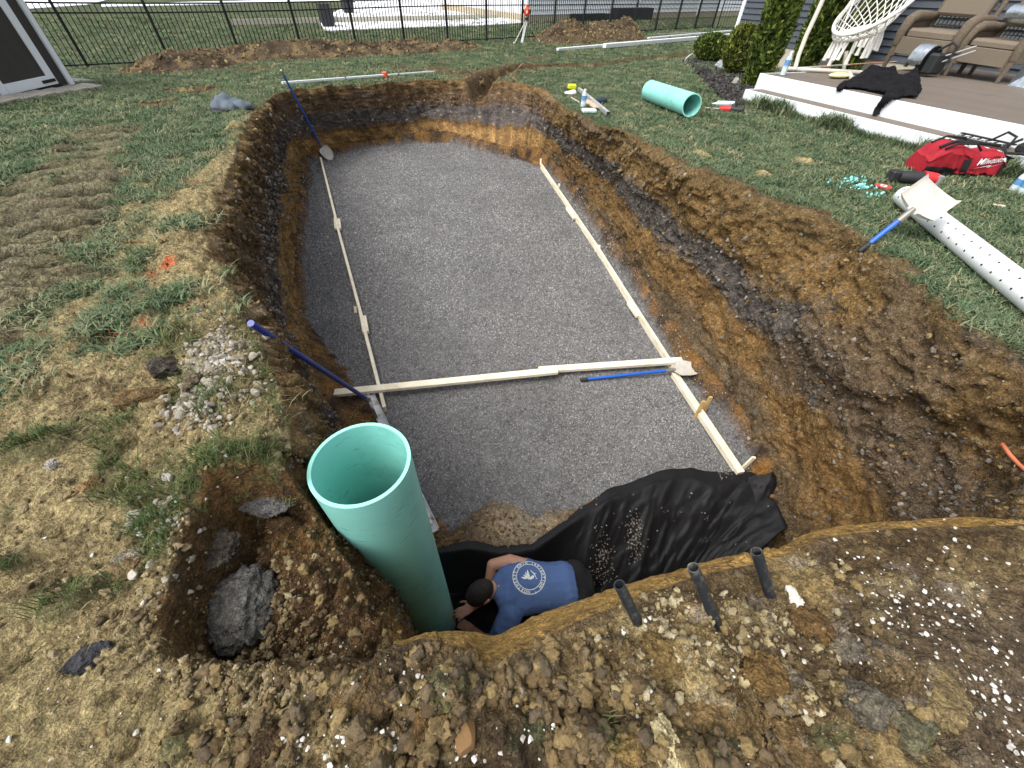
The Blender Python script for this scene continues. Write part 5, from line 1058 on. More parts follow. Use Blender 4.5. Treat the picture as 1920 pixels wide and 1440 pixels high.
# ---- shrubs
def foliage(name, c, rx, h, m, parent, n, seed, shape='column', leaf=.05, base=.0):
    r = np.random.default_rng(seed); a = r.uniform(0, 6.283, n); t_ = r.uniform(0, 1, n)
    if shape == 'column': prof_ = np.minimum(1, .72+1.6*t_)*np.sqrt(np.clip(1-(t_/1.03)**3.2, 0, 1)); zz = base+t_*h
    else: prof_ = np.sqrt(np.clip(1-(2*t_-1)**2, 0, 1))**.8; zz = base+t_*h
    lump = 1+.22*fbm(np.cos(a)*2, np.sin(a)*2, t_*h*2.4, 1.3, 3, seed); rad = rx*prof_*lump*np.sqrt(r.uniform(.25, 1, n))**.7
    p = np.stack([np.cos(a)*rad, np.sin(a)*rad, zz], 1)+c
    d = np.stack([np.cos(a)*.55, np.sin(a)*.55, np.full(n, .8)], 1)+r.normal(0, .45, (n, 3)); d /= np.linalg.norm(d, axis=1)[:, None]
    s_ = np.cross(d, r.normal(size=(n, 3))); s_ /= np.linalg.norm(s_, axis=1)[:, None]; L_ = leaf*r.uniform(.6, 1.5, n)[:, None]; W_ = L_*.34
    vs = np.stack([p-d*L_*.5, p+s_*W_, p+d*L_, p-s_*W_], 1).reshape(-1, 3)-c
    q = np.arange(n)[:, None]*4+np.arange(4); me = np_mesh(name, vs, q, smooth=False); me.materials.append(m); o = bpy.data.objects.new(name, me); link(o, parent); return o
def foliage_mat(name, c0, c1, c2):
    m, t_, b = new_mat(name); N = t_.nodes; L = t_.links; ge = N.new('ShaderNodeNewGeometry'); rp = N.new('ShaderNodeValToRGB'); rp.color_ramp.elements.new(.5)
    for e, (p_, c) in zip(rp.color_ramp.elements, ((0, c0), (.55, c1), (1, c2))): e.position = p_; e.color = lin(c)
    L.new(ge.outputs['Random Per Island'], rp.inputs[0]); L.new(rp.outputs[0], b.inputs['Base Color']); b.inputs['Roughness'].default_value = .7; b.inputs['Specular IOR Level'].default_value = .2; return m
M_ARB = foliage_mat('arborvitae', srgb(44, 58, 26), srgb(84, 102, 42), srgb(120, 130, 58)); M_ARBY = foliage_mat('golden_shrub', srgb(56, 68, 28), srgb(96, 106, 42), srgb(130, 134, 60)); M_BARK = mat('bark', srgb(92, 70, 52), .9, var=.3, bump=.5)
def wall_foot(px, v_):
    u_ = min(np.linspace(-12, 3, 601), key=lambda q: abs(proj(DK(q, v_, .02))[0]-px)); p = DK(u_, v_, 0); p[2] = g0(p[0], p[1]); return p
def shrub(name, px, py, wpx, h, label, m, n, seed, shape='column', leaf=.05, base=.04, c=None):
    c = G(px, py) if c is None else c; t = root(name, c, label, 'shrub'); rx = pxm(c, wpx)/2
    MB().tube([c-[0, 0, .1], c+[.01, 0, h*.3], c+[0, .01, h*.8]], [.04, .03, .012], 8).build('trunk', M_BARK, t)
    foliage('crown', c, rx, h, m, t, n, seed, shape, leaf, base); return t
shrub('arborvitae', 1412, 162, 54, 2.5, 'tall columnar arborvitae at the left end of the deck', M_ARB, 9000, 501, leaf=.07)
shrub('arborvitae', 1500, 126, 50, 2.9, 'arborvitae against the siding behind the curved swing pole', M_ARB, 7000, 502, leaf=.085, c=wall_foot(1503, 4.7))
shrub('arborvitae', 1562, 122, 48, 2.9, 'arborvitae behind the hanging chair', M_ARB, 7000, 503, leaf=.085, c=wall_foot(1578, 4.75))
shrub('shrub', 1326, 116, 62, .62, 'small round evergreen shrub left of the tall arborvitae', M_ARB, 3200, 504, 'ball', .06)
shrub('shrub', 1372, 138, 56, .85, 'small golden shrub at the foot of the tall arborvitae', M_ARBY, 3200, 505, 'ball', .06)
# bare twigs above the small shrub
c = G(1328, 112); t = root('bare_twigs', c, 'bare grey twigs rising behind the small round shrub', 'twigs')
for i in range(5): a_ = 2.2+i*.35; MB().tube([c, c+[math.cos(a_)*.12*i, .1, .5], c+[math.cos(a_)*.3-.1*i, .1, .8-.05*i]], [.014, .01, .004], 6).build('twig', mat('twig', srgb(140, 132, 120), .9), t)
# mulch bed
MPX = [(1278,112),(1300,128),(1326,150),(1345,172),(1372,196),(1395,196),(1440,160),(1460,130),(1380,104),(1320,108)]
mp_ = [G(*p, .03) for p in MPX]; cm = np.mean(mp_, 0)
mb = MB(); mb.add([cm]+mp_, [(0, i+1, (i+1) % len(mp_)+1) for i in range(len(mp_))]); o = mb.build('mulch_bed', mat('mulch', srgb(48, 44, 44), .95, var=.4, scale=20, bump=.9, bscale=30)); tag(o, kind='structure')
q = []
while len(q) < 2600:
    i = RNG.integers(len(mp_)); a_, b_ = RNG.uniform(size=2)
    if a_+b_ > 1: a_, b_ = 1-a_, 1-b_
    p = cm+(mp_[i]-cm)*a_+(mp_[(i+1) % len(mp_)]-cm)*b_; q.append(p+RNG.normal(0, .03, 3)*[1, 1, .3])
chip = rock_mesh('chip', 511, .4, 1, .3, ramp_random('mulch_chips', [srgb(34, 32, 32), srgb(66, 62, 62), srgb(48, 44, 42), srgb(96, 92, 90)])); scatter('mulch_chips', q, RNG.uniform(.02, .05, len(q)), [chip], None, 'dark mulch chips in the planting bed', 'mulch')
boulder('stone', 1348, 118, 22, 24, 'pale grey boulder between the small shrubs', 'stone', earth_mat('boulder_grey', srgb(150, 154, 158), .4), .9, 512, on=G(1348, 128), h_abs=.22, rough=.15)
boulder('stone', 1378, 158, 16, 14, 'pale grey stone at the foot of the golden shrub', 'stone', earth_mat('boulder_grey2', srgb(150, 146, 138), .4), .9, 513, on=G(1380, 160), h_abs=.12, rough=.15)
pts = [G(1283, 118, .02), G(1286, 110, .12), G(1294, 103, .2), G(1304, 99, .16)]; tag(MB().tube(pts, .014, 8).build('cable', M_PVCW, smooth=True), 'white cable arching into the planting bed', 'cable')
# ---- hanging chair with metal stand
M_CREAM = mat('cream_metal', srgb(206, 200, 186), .45, var=.05); M_ROPE = mat('white_cotton', srgb(236, 234, 226), .9, var=.08, scale=40, bump=.3)
def DP(px, py, dh=0.0): u_, v_ = dk_uv(px, py, H2); return DK(u_, v_, H2+dh)
b0 = DP(1489, 134); 
t = root('swing_stand', b0, 'cream metal stand with a curved pole carrying the hanging chair', 'stand')
e0, e1, e2 = DP(1475, 133, .03), DP(1592, 139, .03), DP(1640, 142, .03)
MB().tube([e0, e1], .03, 10).build('base_bar', M_CREAM, t, smooth='auto'); MB().tube([e1, e2, DP(1660, 146, .03)], .03, 10).build('base_bar', M_CREAM, t, smooth='auto'); MB().tube([DP(1589, 138, .03), DP(1595, 152, .03)], .03, 10).build('base_bar', M_CREAM, t, smooth='auto'); MB().tube([DP(1484, 131, .02), DP(1590, 124, .02)], .014, 8).build('brace', M_CREAM, t, smooth='auto')
pole = [b0+[0, 0, .02]]; 
for px, py, ln in ((1497,105,.30), (1512,66,.72), (1530,28,1.15), (1546,-8,1.55), (1575,-60,2.1)):
    pole.append(on_ray(px, py, ln, b0, True) if False else None)
dcam = np.linalg.norm(b0-CAM)
pole = [b0+[0, 0, .02]]+[CAM+(RM@_ray(px, py))/np.linalg.norm(RM@_ray(px, py))*dcam*k_ for px, py, k_ in ((1497,105,1.005), (1512,66,1.01), (1530,28,1.015), (1546,-8,1.02), (1580,-60,1.03), (1640,-90,1.04))]
MB().tube(pole, .034, 12).build('curved_pole', M_CREAM, t, smooth='auto')
pb = DP(1581, 134); MB().tube([pb, CAM+(RM@_ray(1587, 96))/np.linalg.norm(RM@_ray(1587, 96))*np.linalg.norm(pb-CAM)], .03, 10).build('rear_post', M_CREAM, t, smooth='auto')
def at_range(px, py, r_): d = RM@_ray(px, py); return CAM+d/np.linalg.norm(d)*r_
RS = dcam*1.04
hc_ = at_range(1650, 8, RS); hoop = [at_range(1650+92*math.cos(a_)*.95+0*math.sin(a_), 8-46*math.cos(a_)+34*math.sin(a_), RS+.42*-math.sin(a_)) for a_ in np.linspace(0, 2*math.pi, 49)]
ring2c = at_range(1612, 62, RS); ring2 = [at_range(1612+46*math.cos(a_), 62-10*math.cos(a_)+9*math.sin(a_), RS-.22*math.sin(a_)) for a_ in np.linspace(0, 2*math.pi, 49)]
t = root('hanging_chair', ring2c, 'white macrame hanging chair with rope net and tassels', 'hanging chair')
MB().tube(hoop, .028, 10, cap=False).build('hoop', M_ROPE, t, smooth=True); MB().tube(ring2, .03, 10, cap=False).build('lower_ring', M_ROPE, t, smooth=True)
net = MB(); nC = 26
for s_ in (-1, 1):
    for k in range(nC):
        pts = []
        for j in range(9):
            v_ = j/8; ia = (k/nC+s_*v_*.13) % 1.0*48; i0 = int(ia); fr = ia-i0; hA = hoop[i0]*(1-fr)+hoop[(i0+1) % 48]*fr; rA = ring2[i0]*(1-fr)+ring2[(i0+1) % 48]*fr; pts.append(hA*(1-v_)+rA*v_+np.array([0, 0, -.05*math.sin(v_*3.14)]))
        net.tube(pts, .0085, 5)
net.build('net', M_ROPE, t, smooth=True)
seatn = MB()
for k in range(10): a_, b_ = ring2[(k*2) % 48], ring2[(24-k*2) % 48]; seatn.tube([a_, (a_+b_)/2+[0, 0, -.04], b_], .009, 5)
seatn.build('seat_net', M_ROPE, t, smooth=True)
backn = MB()      # the netted back rising above the hoop
for s_ in (-1, 1):
    for k in range(16):
        pts = []
        for j in range(8):
            v_ = j/7; f_ = min(1, max(0, (k+.5)/16+s_*v_*.22)); ia = f_*24; i0 = int(min(ia, 23)); fr = ia-i0; hA = hoop[(i0+24) % 48]*(1-fr)+hoop[(i0+25) % 48]*fr; pts.append(hA+(hc_+np.array([0, 0, .9])-hA)*v_*.55+np.array([0, 0, .12*math.sin(v_*3)]))
        backn.tube(pts, .0085, 5)
backn.build('back_net', M_ROPE, t, smooth=True)
for k in range(22):
    a_ = ring2[int(k*48/22)]; ln = .28+.05*math.sin(k*2.3); w_ = RNG.normal(0, .015, 2)
    MB().tube([a_, a_+[w_[0], w_[1], -ln*.5], a_+[w_[0]*1.5, w_[1]*1.2, -ln]], [.012, .022, .03], 7).build('tassel', M_ROPE, t, smooth='auto')
pr_ = pole[-1]
for i in (4, 20, 30, 44): MB().tube([hoop[i], pr_], .011, 6).build('hanging_rope', M_ROPE, t)
# ---- wicker armchairs
M_WICK = mat('wicker', srgb(104, 92, 76), .8, var=.35, scale=30, grain=(1, 1, 4), bump=.8, bscale=40); M_CUSH = mat('taupe_fabric', srgb(116, 105, 90), .9, var=.06, scale=20, bump=.15, bscale=200)
def wicker_chair(label, pA, pB):
    a_, b_ = DP(*pA), DP(*pB); W = float(np.linalg.norm((b_-a_)[:2])); k_ = W/.74; xd = (b_-a_)[:2]/W; yd = np.array([-xd[1], xd[0]]); yd = yd if yd@vh > 0 else -yd
    T = Matrix(((xd[0]*k_, yd[0]*k_, 0, a_[0]), (xd[1]*k_, yd[1]*k_, 0, a_[1]), (0, 0, k_*.95, a_[2]), (0, 0, 0, 1)))
    t = root('wicker_chair', a_, label, 'armchair')
    for x in (.0, .74): MB(T).tube([(x, 0, 0), (x, -.005, .2), (x, .0, .36)], [.028, .036, .04], 10).build('leg', M_WICK, t, smooth='auto'); MB(T).tube([(x, .62, 0), (x, .62, .36)], [.028, .036], 10).build('leg', M_WICK, t, smooth='auto')
    for x in (.0, .74): MB(T).tube([(x, .0, .3), (x, -.03, .46), (x, .02, .585), (x, .14, .625), (x, .36, .63), (x, .6, .62)], [.05, .058, .066, .07, .062, .055], 14).build('arm', M_WICK, t, smooth='auto')
    for x in (.0, .74): MB(T).box((x, .33, .42), (.035, .56, .34)).build('side_panel', M_WICK, t, bevel=.01)
    n = 14; ap = MB(T); ap.loft([[(x, y, z) for y, z in ((-.01, .40), (-.03, .40), (-.03, .15+.10*math.sin(math.pi*x/.74)), (-.01, .15+.10*math.sin(math.pi*x/.74)))] for x in np.linspace(.03, .71, n)]); ap.build('apron', M_WICK, t, smooth='auto')
    MB(T).box((.37, .27, .44), (.62, .56, .12)).build('seat_cushion', M_CUSH, t, bevel=.035)
    MB(T).box((.37, -.035, .30), (.64, .015, .20)).build('skirt', M_CUSH, t, bevel=.006)
    bk = MB(T)
    for i in range(11): bk.tube([(.1+.054*i, .60, .44), (.1+.054*i, .68, .98)], .008, 5)
    for i in range(9): bk.tube([(.08, .605+.01*i, .48+.06*i), (.66, .605+.01*i, .48+.06*i)], .008, 5)
    bk.build('back_lattice', M_WICK, t); MB(T).tube([(.02, .60, .42), (.03, .69, 1.0), (.1, .72, 1.08), (.64, .72, 1.08), (.71, .69, 1.0), (.72, .60, .42)], .035, 12).build('back_frame', M_WICK, t, smooth='auto')
    T2 = T@Matrix.Translation((.37, .56, .92))@Matrix.Rotation(-.16, 4, 'X'); cu = MB(T2).box((0, 0, 0), (.60, .10, .56)).build('back_cushion', M_CUSH, t, bevel=.03); MB(T2).box((0, -.055, .03), (.56, .006, .01)).build('seam', M_WICK, cu)
    return t, T, k_
wicker_chair('left wicker armchair on the deck beside the hanging chair', (1655, 128), (1756, 141)); tw, TW, kw = wicker_chair('right wicker armchair nearest the edge of the picture', (1770, 142), (1868, 156))
c = TW@Vector((.2, .18, .80)); d = TW@Vector((.95, .18, .80)); M_FOIL = mat('foil', srgb(214, 222, 228), .22, metal=.9, var=.1, scale=6, bump=.9, bscale=14); tag(MB().tube([c, c+(d-c)*.04, c+(d-c)*.5, d], [.10*kw*.8, .13*kw*.8, .135*kw*.8, .13*kw*.8], 20).build('foil_duct', M_FOIL, smooth='auto'), 'shiny foil duct roll lying across the right wicker armchair', 'duct')
# silver panel at the right edge
a_ = DP(1888, 160); tag(MB().add([a_, DP(1960, 172), DP(1960, 168)+[0, 0, .5], DP(1905, 150)+[0, 0, .42], a_+[.02, .02, 0], DP(1960, 172)+[.02, .02, 0], DP(1960, 168)+[.02, .02, .5], DP(1905, 150)+[.02, .02, .42]], [(0, 1, 2, 3), (7, 6, 5, 4), (0, 4, 5, 1), (1, 5, 6, 2), (2, 6, 7, 3), (3, 7, 4, 0)]).build('metal_panel', M_FOIL), 'galvanised sheet metal panel leaning at the right edge of the deck', 'panel')
# ---- cut-off saw with a silver guard
c = DP(1722, 141); s_ = pxm(c, 1); right = np.array([*uh, tilt]); back = np.array([*vh, 0]); upz = np.array([0, 0, 1.])
t = root('cutoff_saw', c, 'cut-off saw with shiny silver blade guard on the deck', 'saw'); rr_ = s_*23
gd = MB(); rings = []
for i in range(21): a_ = math.pi*1.15*i/20-.25; q_ = lambda k_, o_: c+back*(.0)+right*(o_*s_*26-s_*8)+upz*(rr_*.95+math.sin(a_)*rr_*k_)-back*(math.cos(a_)*rr_*k_); rings.append([q_(1, -.5), q_(1, .5), q_(.9, .5), q_(.9, -.5)])
gd.loft(rings); gd.build('blade_guard', M_FOIL, t, smooth='auto'); MB().cyl(c-right*s_*3+upz*rr_*.95, c-right*s_*0+upz*rr_*.95, rr_*.92, n=28).build('cutting_disc', M_RUBBER, t)
MB().box(c+right*s_*16+upz*rr_*.8, (s_*18, s_*34, rr_*1.3), Matrix((tuple(right), tuple(back), tuple(upz))).transposed()).build('engine', M_RUBBER, t, bevel=.03); MB().tube([c+right*s_*8+upz*rr_*1.6, c+right*s_*24+upz*rr_*2.1, c+right*s_*34+upz*rr_*1.9, c+right*s_*34+upz*rr_*.8], s_*2.0, 8).build('handle', M_RUBBER, t, smooth='auto')
for k in (0, 1): MB().cyl(c+right*s_*(18+4*k)+upz*rr_*(1.2-.3*k), c+right*s_*(56+3*k)+upz*rr_*(2.0-.25*k)+back*.1, s_*1.2, n=8).build('guide_rod', M_ALU, t)
# ---- little things on the deck
c = DP(1467, 141); bottle('clear water bottle standing at the deck corner', c, .30, .042)
c = DP(1572, 146); tag(MB().ell(c+[0, 0, .035], (.05, .05, .035), 24, 10, Matrix(((uh[0]*0+vh[0]*4.4, 0, 0), (vh[1]*4.4, 2.4, 0), (0, 0, 1)))).build('foam_pad', mat('pale_yellow', srgb(226, 218, 160), .8), smooth=True), 'pale yellow foam pad on the deck under the stand', 'pad')
tag(MB().tube([DP(1520, 130, .01), DP(1600, 122, .012), DP(1680, 117, .01)], .012, 6).build('string_line', mat('pink_string', srgb(206, 150, 134), .8)), 'pinkish string line stretched over the deck', 'string')
# ---- black jacket over the steps
M_BLACKC = mat('black_fleece', srgb(22, 22, 25), .95, var=.2, bump=.3, bscale=60, spec=.2); mb = MB()
jp = lambda px, py, dh=.04: DP(px, py, dh)
def plane_uv(px, py):
    """picture point -> (u, distance along deck top, riser face and tread)"""
    u_, v_ = dk_uv(px, py, H2)
    if v_ >= td_: return u_, v_
    d = RM@_ray(px, py); tt = ((DL[:2]+vh*td_-CAM[:2])@vh)/(d[:2]@vh); p = CAM+d*tt; u_ = float((p-DL)[:2]@uh); h_ = p[2]-DL[2]-tilt*u_
    if h_ > H1: return u_, td_-(H2-h_)
    u_, v_ = dk_uv(px, py, H1); return u_, td_-(H2-H1)-(td_-v_)
def deck_surf(u_, w, h_):
    if w >= td_: return DK(u_, w, H2+h_)
    if w > td_-(H2-H1): return DK(u_, td_-h_, H2-(td_-w)+h_*max(0, 1-(td_-w)/.05))
    return DK(u_, w+(H2-H1)-.02, H1+h_)
OUTL = [plane_uv(*p) for p in ((1568,172),(1575,160),(1598,150),(1618,138),(1640,131),(1660,137),(1678,133),(1682,148),(1700,145),(1720,150),(1727,172),(1718,186),(1694,184),(1682,188),(1670,194),(1658,204),(1648,218),(1634,218),(1640,204),(1652,188),(1656,179),(1640,175),(1612,169),(1592,167),(1580,174))]
ug = np.arange(min(p[0] for p in OUTL)-.05, max(p[0] for p in OUTL)+.05, .014); wg = np.arange(min(p[1] for p in OUTL)-.05, max(p[1] for p in OUTL)+.05, .014)
UG, WG = np.meshgrid(ug, wg, indexing='ij'); sd = poly_sd(UG, WG, OUTL)+.012*fbm(UG, WG, 0*UG, 12, 2, 522)
fo = np.abs(fbm(UG*1.0, WG*2.2, 0*UG, 3.2, 3, 523)); HJ = .014+.085*np.clip(-sd/.10, 0, 1)**.6*(.35+2.0*fo)+.05*np.exp(-((UG-jp(1640,150)[0]*0-plane_uv(1640,150)[0])**2/.02+(WG-plane_uv(1640,150)[1])**2/.03))
HJ = np.where(WG < td_, HJ*.8, HJ)
kj = sd < 0; ij = -np.ones(UG.shape, int); ij[kj] = np.arange(kj.sum())
vj = np.array([deck_surf(a_, b_, h_) for a_, b_, h_ in zip(UG[kj], WG[kj], HJ[kj])]); qk = kj[:-1, :-1] & kj[1:, :-1] & kj[1:, 1:] & kj[:-1, 1:]
qj = np.stack([ij[:-1, :-1][qk], ij[1:, :-1][qk], ij[1:, 1:][qk], ij[:-1, 1:][qk]], -1)
oj = vj.mean(0); me = np_mesh('jacket', vj-oj, qj); me.materials.append(M_BLACKC); o = bpy.data.objects.new('jacket', me); link(o); o.location = oj; ORIGIN[o] = oj; md = o.modifiers.new('thick', 'SOLIDIFY'); md.thickness = .012; md.offset = -1
tag(o, 'black jacket slumped over the deck edge with a sleeve hanging down', 'jacket')
tag(MB().box(jp(1692, 155, .09), (.1, .06, .006), Matrix.Rotation(.4, 3, 'Z')).build('care_label', M_TRIM, o), 'small white label on the jacket')
# ---- red tool bag with lettering
bL, bR = G(1726, 330), G(1872, 338); xd = (bR-bL)[:2]; W = float(np.linalg.norm(xd)); xd /= W; yd = np.array([-xd[1], xd[0]]); yd = yd if yd[1] > 0 else -yd; bz = float(min(bL[2], bR[2]))
Tb = Matrix(((xd[0], yd[0], 0, bL[0]), (xd[1], yd[1], 0, bL[1]), (0, 0, 1, bz), (0, 0, 0, 1)))
M_RED = mat('red_canvas', srgb(158, 20, 36), .8, var=.15, scale=7, bump=.25, bscale=120); M_BLKC = mat('black_canvas', srgb(30, 30, 33), .85, var=.2, bump=.25, bscale=120)
t = root('tool_bag', bL, 'red canvas tool bag with white lettering on the lawn by the steps', 'bag')
HB = .30; DB = .30; rings = []
def bag_front(x, z): return .0+.015*math.sin(x*11+z*9)-.03*math.sin(math.pi*min(1, z/HB))+.02*math.sin(x*23+z*17)*.4
for i in range(65):
    x = i/64; ex = math.sin(math.pi*min(max(x, .0), 1))**.28; ring = []
    hh = HB*(.84+.16*math.sin(x*7+.6))*max(.5, ex)
    for k in range(40):
        q_ = 2*math.pi*k/40; cx, cz = math.cos(q_), math.sin(q_); sx = math.copysign(abs(cx)**.45, cx); sz = math.copysign(abs(cz)**.5, cz)
        wr_ = float(fbm(np.array(x*5.), np.array(cx*1.2), np.array(cz*1.5), 1.4, 3, 541, ridge=True)); yy = DB/2+sx*DB/2*(.78+.22*ex)+.028*wr_; zz = .01+hh/2+sz*hh/2+.02*wr_
        ring.append((x*W+.015*math.sin(q_*2), yy, zz))
    rings.append(ring)
body = MB(Tb).loft(rings).build('body', M_RED, t, smooth='auto')
bb = BVHTree.FromObject(body, bpy.context.evaluated_depsgraph_get())
def on_front(x, z, off=.003):
    o_ = Tb@Vector((x*W, -.5, z))-V3(ORIGIN[t]); h = bb.ray_cast(o_, Vector((yd[0], yd[1], 0))); p = (h[0] if h[0] else o_+Vector((yd[0], yd[1], 0))*.5)
    return p+V3(ORIGIN[t])-Vector((yd[0], yd[1], 0))*off
def front_patch(name, x0, x1, z0, z1, m, parent, n=10, off=.004, skew=0.0):
    mb = MB(); vs = [on_front(x0+(x1-x0)*i/n+skew*j/4, z0+(z1-z0)*j/4, off) for j in range(5) for i in range(n+1)]; mb.add(vs, [(j*(n+1)+i, j*(n+1)+i+1, (j+1)*(n+1)+i+1, (j+1)*(n+1)+i) for j in range(4) for i in range(n)]); return mb.build(name, m, parent, smooth=True)
front_patch('base_panel', .02, .40, .02, .085, M_BLKC, t, off=.006); front_patch('strap', .46, .55, .02, .16, M_BLKC, t, 4, .007, -.05); front_patch('end_patch', .93, .985, .06, .2, M_BLKC, t, 3, .006)
top = MB(Tb); top.tube([(.05*W, .06, HB*.82), (.2*W, .08, HB*.98), (.5*W, .10, HB*.97), (.78*W, .08, HB*.93)], .013, 8); top.build('zip_flap', M_BLKC, t, smooth=True)
MB(Tb).tube([(.10*W, .03, HB*.8), (.2*W, .02, HB*.97), (.45*W, .04, HB*.97), (.55*W, .04, HB*.8)], .010, 8).build('handle', M_BLKC, t, smooth=True); MB(Tb).tube([(.10*W, .24, HB*.8), (.22*W, .22, HB*1.02), (.45*W, .22, HB*1.0), (.58*W, .24, HB*.8)], .010, 8).build('handle', M_BLKC, t, smooth=True)
M_INK = mat('white_print', srgb(240, 240, 240), .7, var=.02)
vs, fs = text_mesh('Milwaukee', 1.0, .25, .015); xs = vs[:, 0]; k_ = .34/(xs.max()-xs.min())
mb = MB(); mb.add([on_front(.755+v_[0]*k_, .165+v_[1]*k_*W*1.25+v_[0]*k_*.12, .008) for v_ in vs], fs); mb.build('lettering', M_INK, t)
zig = [(-.2, -.055), (.03, -.030), (-.01, -.052), (.17, -.008), (-.01, -.034), (.02, -.060)]; mb = MB()
zz = [(.58, .088), (.76, .118), (.745, .098), (.93, .155), (.765, .110), (.785, .128), (.6, .098)]; mb.add([on_front(x, z, .008) for x, z in zz], [tuple(range(len(zz)))]); mb.build('lightning_mark', M_INK, t)
# second bag on the lower step at the edge, straps, bottles, disc, tool
u0, v0 = dk_uv(1890, 296, H1); c = DK(u0+.1, .19, H1); mb = MB(Tdk); uu0 = u0
t = root('tool_bag', c, 'red and black tool bag on the lower step, cut by the picture edge', 'bag')
rings = []
for i in range(13):
    x = i/12; e_ = math.sin(math.pi*(.12+.76*x))**.4; rings.append([(uu0-.10+x*.62, .17+math.copysign(abs(math.cos(q_))**.6, math.cos(q_))*.14*e_, H1+.01+.13*e_+math.copysign(abs(math.sin(q_))**.6, math.sin(q_))*.125*e_) for q_ in np.linspace(0, 2*math.pi, 20, endpoint=False)])
MB(Tdk).loft(rings).build('body', M_RED, t, smooth='auto'); MB(Tdk).box((uu0+.2, .17, H1+.05), (.64, .30, .10)).build('base_panel', M_BLKC, t, bevel=.03); MB(Tdk).tube([(uu0-.12, .06, H1+.12), (uu0-.2, .02, H1+.04), (uu0-.12, -.04, H1+.0), (uu0+.05, -.03, H1+.03)], .013, 8).build('strap', M_BLKC, t, smooth=True); MB(Tdk).box((uu0+.12, .02, H1+.17), (.12, .006, .02)).build('print', M_INK, t)
u0, v0 = dk_uv(1845, 270, H1); t = root('strap_bundle', DK(u0, .18, H1), 'black and white webbing straps bundled on the lower step', 'straps'); M_CHK = mat('checked_webbing', srgb(206, 206, 204), .8)
for k in range(3): MB(Tdk).bar((u0-.30, .10+.06*k, H1+.012+.012*k), (u0+.22, .07+.07*k, H1+.016+.012*k), .045, .012).build('webbing', M_BLKC if k != 1 else M_CHK, t)
for k in range(12): MB(Tdk).box((u0-.27+.04*k, .135, H1+.034), (.02, .05, .006)).build('webbing_check', M_BLKC if k % 2 else M_CHK, t)
MB(Tdk).tube([(u0+.02, .14, H1+.03), (u0+.1, .18, H1+.13), (u0+.2, .16, H1+.11), (u0+.22, .1, H1+.02)], .012, 8).build('buckle_loop', M_BLKC, t, smooth=True)
c = G(1912, 362); t = root('bottle_pack', c, 'shrink-wrapped pack of water bottles at the right edge of the lawn', 'bottles')
for i in range(3):
    for j in range(2): q_ = c+[.075*i, .075*j, 0]; bt = MB().tube([q_, q_+[0, 0, .12], q_+[0, 0, .16], q_+[0, 0, .18]], [.036, .036, .018, .014], 12).build('bottle', M_CLEAR, t, smooth='auto'); MB().tube([q_+[0, 0, .05], q_+[0, 0, .1]], .0368, 12).build('label_band', M_LABEL, bt)
c = G(1655, 351, .012); t = root('cutting_disc', c, 'red cutting disc lying on the lawn', 'disc'); s_ = pxm(c, 14); MB().pipe(c, c+[0, 0, .012], s_, s_*.22, 32).build('disc', mat('disc_red', srgb(206, 60, 56), .6), t, smooth='auto'); MB().pipe(c+[0, 0, .012], c+[0, 0, .016], s_*.42, s_*.2, 24).build('hub', M_TRIM, t, smooth='auto')
c = G(1722, 352); t = root('angle_grinder', c, 'red and black grinder lying behind the square shovel', 'grinder'); MB().tube([c+[-.16, .1, .06], c+[-.02, .05, .07], c+[.1, .02, .07]], [.05, .055, .045], 12).build('body', M_RUBBER, t, smooth='auto'); MB().tube([c+[-.0, .045, .075], c+[.11, .015, .075]], [.058, .05], 12).build('motor_housing', mat('tool_red2', srgb(190, 44, 50), .5), t, smooth='auto'); MB().box(c+[-.2, .12, .06], (.09, .09, .1)).build('battery', M_RUBBER, t, bevel=.015); MB().cyl(c+[.12, .0, .03], c+[.12, .0, .11], .035).build('gear_head', M_ALU, t)
a_, b_ = G(1863, 384, .012), G(1884, 387, .012); tag(MB().bar(a_, b_, .03, .012).build('wood_chip', M_WOOD), 'pale sliver of wood on the lawn right of the perforated pipe', 'wood')
q = []
for px, py, sx, sy, n in ((1603,335,10,4,34), (1610,350,9,3,24), (1640,365,8,4,14), (1570,340,14,6,10), (1625,345,10,6,14)):
    for _ in range(n): q.append(G(RNG.normal(px, sx), RNG.normal(py, sy), .035+.02*RNG.uniform()))
shv = rock_mesh('shaving', 531, .5, 1, .25, mat('pvc_shavings', srgb(140, 214, 206), .6, rnd=.1)); scatter('pvc_shavings', q, RNG.uniform(.006, .015, len(q)), [shv], None, 'mint plastic shavings scattered on the grass', 'shavings')
# ================================================================== THE MAN IN THE SUMP
ZB = -1.80
nk, hp = P(940, 1096, ZB-.02), P(1066, 1086, ZB-.02)
e1 = (nk-hp); TL = float(np.linalg.norm(e1)); e1 /= TL; e2 = np.cross((0, 0, 1), e1); e2 /= np.linalg.norm(e2); e2 = e2 if e2[1] > 0 else -e2; e3 = np.array([0, 0, 1.])
k_ = TL/.52                                                       # body scale
Bp = lambda a, b, c: nk+(e1*a+e2*b+e3*c)*k_                        # a: towards the head, b: far side, c: up; origin at the nape
M_SKIN = mat('skin', srgb(196, 148, 122), .55, var=.1, scale=9, spec=.4); M_TEE = mat('blue_cotton', srgb(84, 108, 152), .9, var=.08, scale=12, bump=.15, bscale=220, spec=.2)
M_HAIR = mat('dark_hair', srgb(40, 32, 28), .7, var=.35, scale=60, bump=.6, bscale=160); M_JEAN = mat('dark_trousers', srgb(20, 21, 24), .9, var=.2)
def ellring(c, ax, wv, uv, rw, ru, n=22):
    return [tuple(c+wv*(rw*math.cos(q))+uv*(ru*math.sin(q))) for q in np.linspace(0, 2*math.pi, n, endpoint=False)]
